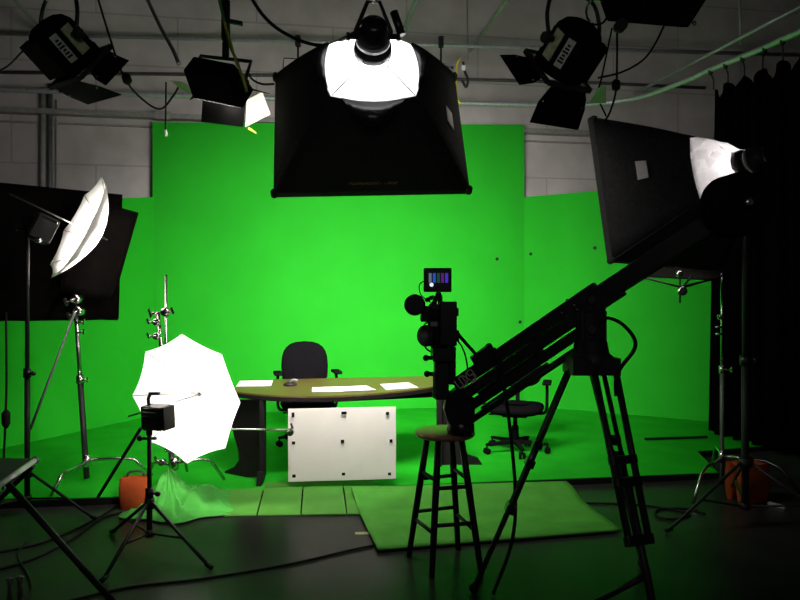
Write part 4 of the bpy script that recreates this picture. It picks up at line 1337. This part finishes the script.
tleg(hz_ + V((-.09, .01, .02)), lf, (.1, 1, 0), w0=.03)
tleg(hz_ + V((.045, -.07, 0)), nf_, (1, .35, 0), rt=.016, w0=.06)
tleg(hz_ + V((.05, .08, 0)), bf, (1, -.6, 0), w0=.03)
m = MB(); m.tube([P(641, 578, 2.80), P(592, 604, 3.0)], .014, 8); m.build('spreader_arm', M['black'], t)

t = thing('jib_crane', 'long black camera jib arm slanting up to the right with counterweights', 'jib crane', J(590, 315))
m = MB(); m.bar(J(598, 288), J(456, 384.7), .06, .064); m.build('upper_beam', M['black'], t, bevel=.005)
m = MB(); m.bar(J(590, 309.5), J(456, 400.5), .05, .056); m.build('lower_beam', M['black'], t, bevel=.005)
m = MB(); m.bar(J(584, 329.5), J(453, 418), .04, .050); m.build('lower_beam', M['black'], t, bevel=.005)
MB().tube([J(541, 350, .05), J(478, 393, .05)], .012, 8).build('control_rod', M['black'], t)
MB().tube([J(548, 364, .04), J(482, 408.5, .04)], .011, 8).build('control_rod', M['black'], t)
MB().tube([J(578, 349), J(460, 428)], .0175, 10).build('control_rod', M['black'], t)
for x, y in ((500, 367), (538, 343)):
    m = MB(); m.box(J(x, y, .02), (.01, 0, .012), (0, .05, 0), (-.012, 0, .075))
    m.build('beam_strap', M['black'], t)
m = MB(); m.box(J(484, 357), V((.05, -.02, .04)), (0, .03, 0), V((-.02, 0, .035))); m.cyl(J(489, 353), J(489, 346), .008, 8); m.ball(J(488, 346), .014); m.build('lock_block', M['black'], t, bevel=.006)
# fulcrum plates
m = MB()
for o_ in (-.05, .07): m.prism([J(577, 304, o_), J(606, 296, o_), J(606, 338, o_), J(578, 345, o_)], (0, .014, 0))
m.cyl(J(592, 330, -.07), J(592, 330, .10), .022, 12); m.cyl(J(592, 300, -.07), J(592, 300, .10), .02, 12)
m.build('fulcrum', M['black'], t, bevel=.003)
m = MB()
for x, y in ((562, 313), (574, 305), (567, 300)): m.ball(J(x, y, -.047), .006, 6)
m.build('bolt', M['chrome'], t)
# tail
m = MB(); m.bar(J(590, 302), J(735, 208), .07, .085); m.build('tail_beam', M['black'], t, bevel=.006)
m = MB(); m.bar(J(598, 305), J(622, 289), .06, .06); m.build('tail_bracket', M['black'], t, bevel=.006)
wc = J(733, 206)
tl = (J(735, 208) - J(590, 302)).normalized()
px_ = V((.12, -1, .0)).normalized()
m = MB(); m.cyl(wc - px_ * .10, wc + px_ * .10, .014, 10); m.build('weight_bar', M['chrome'], t)
for k, (o_, r_) in enumerate(((.035, .132), (.0, .132), (-.04, .132))):
    m = MB(); m.lathe(wc + px_ * o_, px_, [(0, .02), (0, r_ - .008), (.008, r_), (.026, r_), (.034, r_ - .008), (.034, .05), (.028, .045), (.028, .02)], 32); m.build('weight_plate', M['matte'], t)
m = MB(); m.lathe(wc + px_ * .085, px_, [(0, .022), (.02, .024), (.03, .012)], 12); m.build('collar', M['chrome'], t)
# camera end of the jib
m = MB(); m.prism([J(447, 396, -.04), J(462, 386, -.04), J(476, 400, -.04), J(474, 424, -.04), J(449, 425, -.04), J(444, 410, -.04)], (0, .11, 0)); m.build('end_bracket', M['black'], t, bevel=.006)
m = MB(); m.lathe(V((P(461, 425, 3.45).x, 3.47, .738)), (0, 0, 1), [(0, .07), (.02, .075), (.07, .07), (.085, .05)], 18); m.build('pan_motor', M['blackgloss'], t)
# lettering on the beam
dj = (J(476, 366) - J(458, 379)).normalized(); uj = V((-dj.z * .7, 0, 1)); uj = (uj - dj * uj.dot(dj)).normalized(); nj = dj.cross(uj).normalized()
if nj.y > 0: nj = -nj
m = MB()
strokes = {'L': [((0, 0), (0, 1)), ((0, 0), (.6, 0))], 'O': [((0, 0), (0, 1)), ((.6, 0), (.6, 1)), ((0, 0), (.6, 0)), ((0, 1), (.6, 1))], 'X': [((0, 0), (.6, 1)), ((0, 1), (.6, 0))], 'S': [((0, 0), (.6, 0)), ((.6, 0), (.6, .5)), ((.6, .5), (0, .5)), ((0, .5), (0, 1)), ((0, 1), (.6, 1))], 'I': [((0, 0), (0, 1))]}
o_ = J(459.5, 382.8) + nj * .046 - uj * .024
xx = 0
for ch in 'LOXSI':
    for (ax_, ay_), (bx2, by2) in strokes[ch]:
        A = o_ + dj * (xx + ax_ * .036) + uj * ay_ * .05; B = o_ + dj * (xx + bx2 * .036) + uj * by2 * .05
        m.tube([A, B], .0032, 5)
    xx += .0285
m.build('lettering', M['jibplate'], t)
m = MB(); m.box(J(474, 381, -.05), dj * .016, uj * .006, nj * .003); m.build('small_badge', M['paper'], t)

cable('jib_cable', 'thick black cable looping out from the tripod head', 'cable', [P(600, 322, 3.0), P(608, 318, 3.0), P(622, 324, 3.0), P(634, 338, 3.0), P(634, 350, 3.0), P(622, 366, 3.0), P(616, 378, 3.0), P(616, 396, 3.0)], .009, M['rubber'], 'jib cables')
cable('jib_cable', 'black cable hanging from the jib beam down to the floor', 'cable', [J(494, 348, -.06), P(501, 372, 3.25), P(507, 405, 3.22), P(512, 448, 3.2), P(515, 485, 3.2), P(515, 520, 3.2), P(509, 552, 3.2), G(493, 594, .01)], .009, M['rubber'], 'jib cables')
cable('jib_cable', 'black cable between the camera back and the jib beam', 'cable', [P(456, 331, 3.4), P(463, 340, 3.4), P(472, 350, 3.39), P(482, 362, 3.38)], .010, M['rubber'], 'jib cables')
cable('jib_cable', 'thin black cable beside the camera drooping to the jib beam', 'cable', [P(457, 340, 3.46), P(462, 347, 3.46), P(466, 358, 3.46), P(468, 372, 3.45)], .005, M['rubber'], 'jib cables')

# ------------------------------------------------------------------ camera
cd = 3.5
t = thing('video_camera', 'black video camera standing upright on the lower end of jib', 'video camera', P(444, 398, cd))
def bx(x0, y0, x1, y1, d0, d1, name, mat='black', par=None, bev=.006):
    A = P(x0, y1, d0); B = P(x1, y0, d0)
    m = MB(); m.box(((A.x + B.x) / 2, (d0 + d1) / 2, (A.z + B.z) / 2), ((B.x - A.x) / 2, 0, 0), (0, (d1 - d0) / 2, 0), (0, 0, (B.z - A.z) / 2))
    return m.build(name, M[mat], par or t, bevel=bev)
body = bx(431, 304, 454, 348, 3.42, 3.70, 'camera_body')
bx(440, 301.5, 457, 346, 3.36, 3.42, 'battery', 'blackgloss')
bx(428, 309, 440, 344, 3.39, 3.42, 'back_panel', 'deskdark')
for yy in (316, 324, 332):
    m = MB(); m.box(P(434, yy, 3.388), (.018, 0, 0), (0, .004, 0), (0, 0, .012)); m.build('control_panel', M['greyplast'] if yy == 324 else M['deskdark'], body)
bx(421, 306, 434, 322, 3.46, 3.58, 'viewfinder_arm')
m = MB(); m.lathe(P(414.5, 305, 3.36), (0.1, 1, 0), [(0, .04), (0, .052), (.02, .056), (.05, .05), (.09, .035), (.2, .032), (.22, .02)], 20); m.build('viewfinder', M['black'], t)
m = MB(); m.lathe(P(423.5, 336, 3.40), (.75, .7, 0), [(0, .02), (0, .05), (.01, .057), (.03, .057), (.06, .045), (.08, .03)], 20); m.build('side_wheel', M['black'], t)
m = MB(); m.lathe(P(442, 325, 3.70), (0, 1, 0), [(0, .045), (.05, .045), (.05, .055), (.16, .058), (.18, .07), (.22, .07), (.22, .055)], 20); m.build('lens', M['black'], t)
m = MB(); m.tube(bez([P(434, 304, 3.45), P(436, 298, 3.47), P(440, 296, 3.55), P(440, 304, 3.66)], 5), .013, 8); m.build('top_handle', M['black'], t)
bx(433, 348, 455, 362, 3.40, 3.66, 'mount_plate')
bx(435, 362, 449, 400, 3.44, 3.60, 'tilt_post')
bx(449, 350, 456, 385, 3.44, 3.56, 'tilt_motor', 'blackgloss')
for x, y in ((426, 358), (427, 374), (453, 349), (452, 358)):
    m = MB(); m.cyl(P(x + 8 if x < 440 else x - 6, y, 3.46), P(x, y, 3.46), .011, 10); m.ball(P(x, y, 3.46), .017, 8); m.build('knob', M['black'], t)
m = MB(); m.tube([P(434, 372, 3.42), P(434, 398, 3.42)], .006, 6); m.build('side_rail', M['steel_dark'], t)
m = MB(); m.cyl(P(427, 300, 3.45), P(433, 297, 3.75), .012, 10); m.build('microphone', M['rubber'], t)
m = MB(); m.tube(bez([P(430, 322, 3.44), P(424, 326, 3.43), P(425, 346, 3.43), P(431, 352, 3.44)], 5), .005, 6); m.build('side_cable', M['rubber'], t)
m = MB(); m.box(P(456, 312, 3.40), (.012, 0, 0), (0, .03, 0), (0, 0, .022)); m.box(P(457, 336, 3.40), (.01, 0, 0), (0, .03, 0), (0, 0, .03)); m.build('connector_block', M['blackgloss'], body, bevel=.004)
mt = thing('field_monitor', 'small screen showing colour bars on top of the video camera', 'monitor', P(437.5, 298, 3.5))
t = mt
A = V((P(437.5, 280, 3.5)))
m = MB(); m.box(A, (.0745, 0, 0), (0, .018, 0), (0, 0, .0645)); m.build('housing', M['black'], t, bevel=.006)
m = MB()
sx0, sx1, sz0, sz1 = A.x - .06, A.x + .058, A.z - .045, A.z + .045
yq = A.y - .0195
def rect(x0, x1, z0, z1, mi, dy=0):
    m.m = mi
    m.add([(x0, yq - dy, z0), (x1, yq - dy, z0), (x1, yq - dy, z1), (x0, yq - dy, z1)], [(0, 1, 2, 3)])
rect(sx0, sx1, sz0, sz1, 0)
W_ = (sx1 - sx0) / 6
zb_ = A.z - .015
for k, mi in enumerate((1, 2, 3, 4, 5, 5)):
    if k == 5: continue
    x0 = sx0 + .012 + k * W_ * 1.12
    rect(x0, x0 + W_ * .78, zb_, A.z + .036, mi, .0006)
ncir = [(sx0 + .027 + .011 * math.cos(2 * PI * j / 12), yq - .001, A.z - .026 + .011 * math.sin(2 * PI * j / 12)) for j in range(12)]  # white highlight drawn as a glowing disc
m.m = 6; m.add(ncir, [list(range(12))])
m.build('screen', [M['scr0'], M['scr_grey'], M['scr_blue'], M['scr_dgreen'], M['scr_purple'], M['scr_indigo'], M['scr_white']], t, recalc=False)
m = MB(); m.tube([P(438, 292.5, 3.5), P(439, 298, 3.51), P(440, 302, 3.53)], .012, 8); m.ball(P(438.5, 295, 3.5), .018, 8); m.build('ball_mount', M['black'], t)
cable('monitor_cable', 'thin wire with red plug looping from the monitor to camera', 'cable', [P(424, 281, 3.48), P(419.5, 285, 3.46), P(421, 295, 3.45), P(430, 302, 3.46), P(435, 306, 3.44)], .003, M['rubber'])

# ------------------------------------------------------------------ folding stand at lower left
t = thing('folding_table', 'black folding stand with silver front edge and crossed legs at bottom left', 'folding table', (-1.9, 3.1, 0))
zt_ = .61
p_r = G(35, 462, zt_); p_n = G(-14, 497, zt_); p_b = G(-30, 461, zt_); p_f = G(-75, 495, zt_)
m = MB(); m.prism([p_n, p_r, p_b, p_f], (0, 0, .018)); m.build('tabletop', M['black'], t)
m = MB(); m.tube([p_n + V((0, 0, .009)), p_r + V((0, 0, .009))], .014, 8); m.build('edge_rail', M['alu'], t)
m = MB(); m.ball(p_r + V((0, 0, .009)), .02, 8); m.build('corner_cap', M['steel_dark'], t)
l0 = P(8, 484, 2.98)
m = MB(); m.tube([l0, G(121, 611, .012)], .015, 8); m.build('leg', M['black'], t)
m = MB(); m.tube([P(33, 466, 3.38), G(-60, 560, .012)], .013, 8); m.build('leg', M['black'], t)
m = MB(); m.tube([p_b - V((0, 0, .005)), G(25, 545, .012) - V((.5, 0, 0))], .013, 8); m.build('leg', M['black'], t)

# ------------------------------------------------------------------ lamp beams, added fill light, world, camera
spot('small_spotlight_beam', f2[1] + f2[2] * .03, f2[2] + V((.05, 0, .0)), 22, 2.7, .8, .08)
spot('right_spotlight_beam', f3[1] + f3[2] * .0, f3[2], 8, 2.5, .8, .08)

rl_ = bpy.data.lights.new('front_fill', 'AREA'); rl_.shape = 'RECTANGLE'; rl_.size = 2.0; rl_.size_y = .6; rl_.energy = 9; rl_.color = (1, .96, .94)  # added fill behind the camera, lifts the labels and dark foreground pieces
ro_ = bpy.data.objects.new('front_fill', rl_); COL.objects.link(ro_); ro_.location = (.3, -1.2, 2.9)
ro_.rotation_euler = V((0, 1, -.22)).to_track_quat('-Z', 'Y').to_euler()
wd = bpy.data.worlds.new('world'); SC.world = wd
wd.use_nodes = True
bgn = wd.node_tree.nodes['Background']
bgn.inputs['Color'].default_value = (.9, .92, 1, 1)
bgn.inputs['Strength'].default_value = .012

cam = bpy.data.cameras.new('camera'); co = bpy.data.objects.new('camera', cam)
COL.objects.link(co)
co.location = (0, 0, EYE); co.rotation_euler = (PI / 2, 0, 0)
cam.sensor_width = 36; cam.lens = FPX / 800 * 36
cam.clip_start = .05
SC.camera = co
vs = SC.view_settings
vs.view_transform = 'Standard'; vs.look = 'None'; vs.gamma = 1; vs.use_curve_mapping = False; vs.exposure = 0
SC.cycles.max_bounces = 8
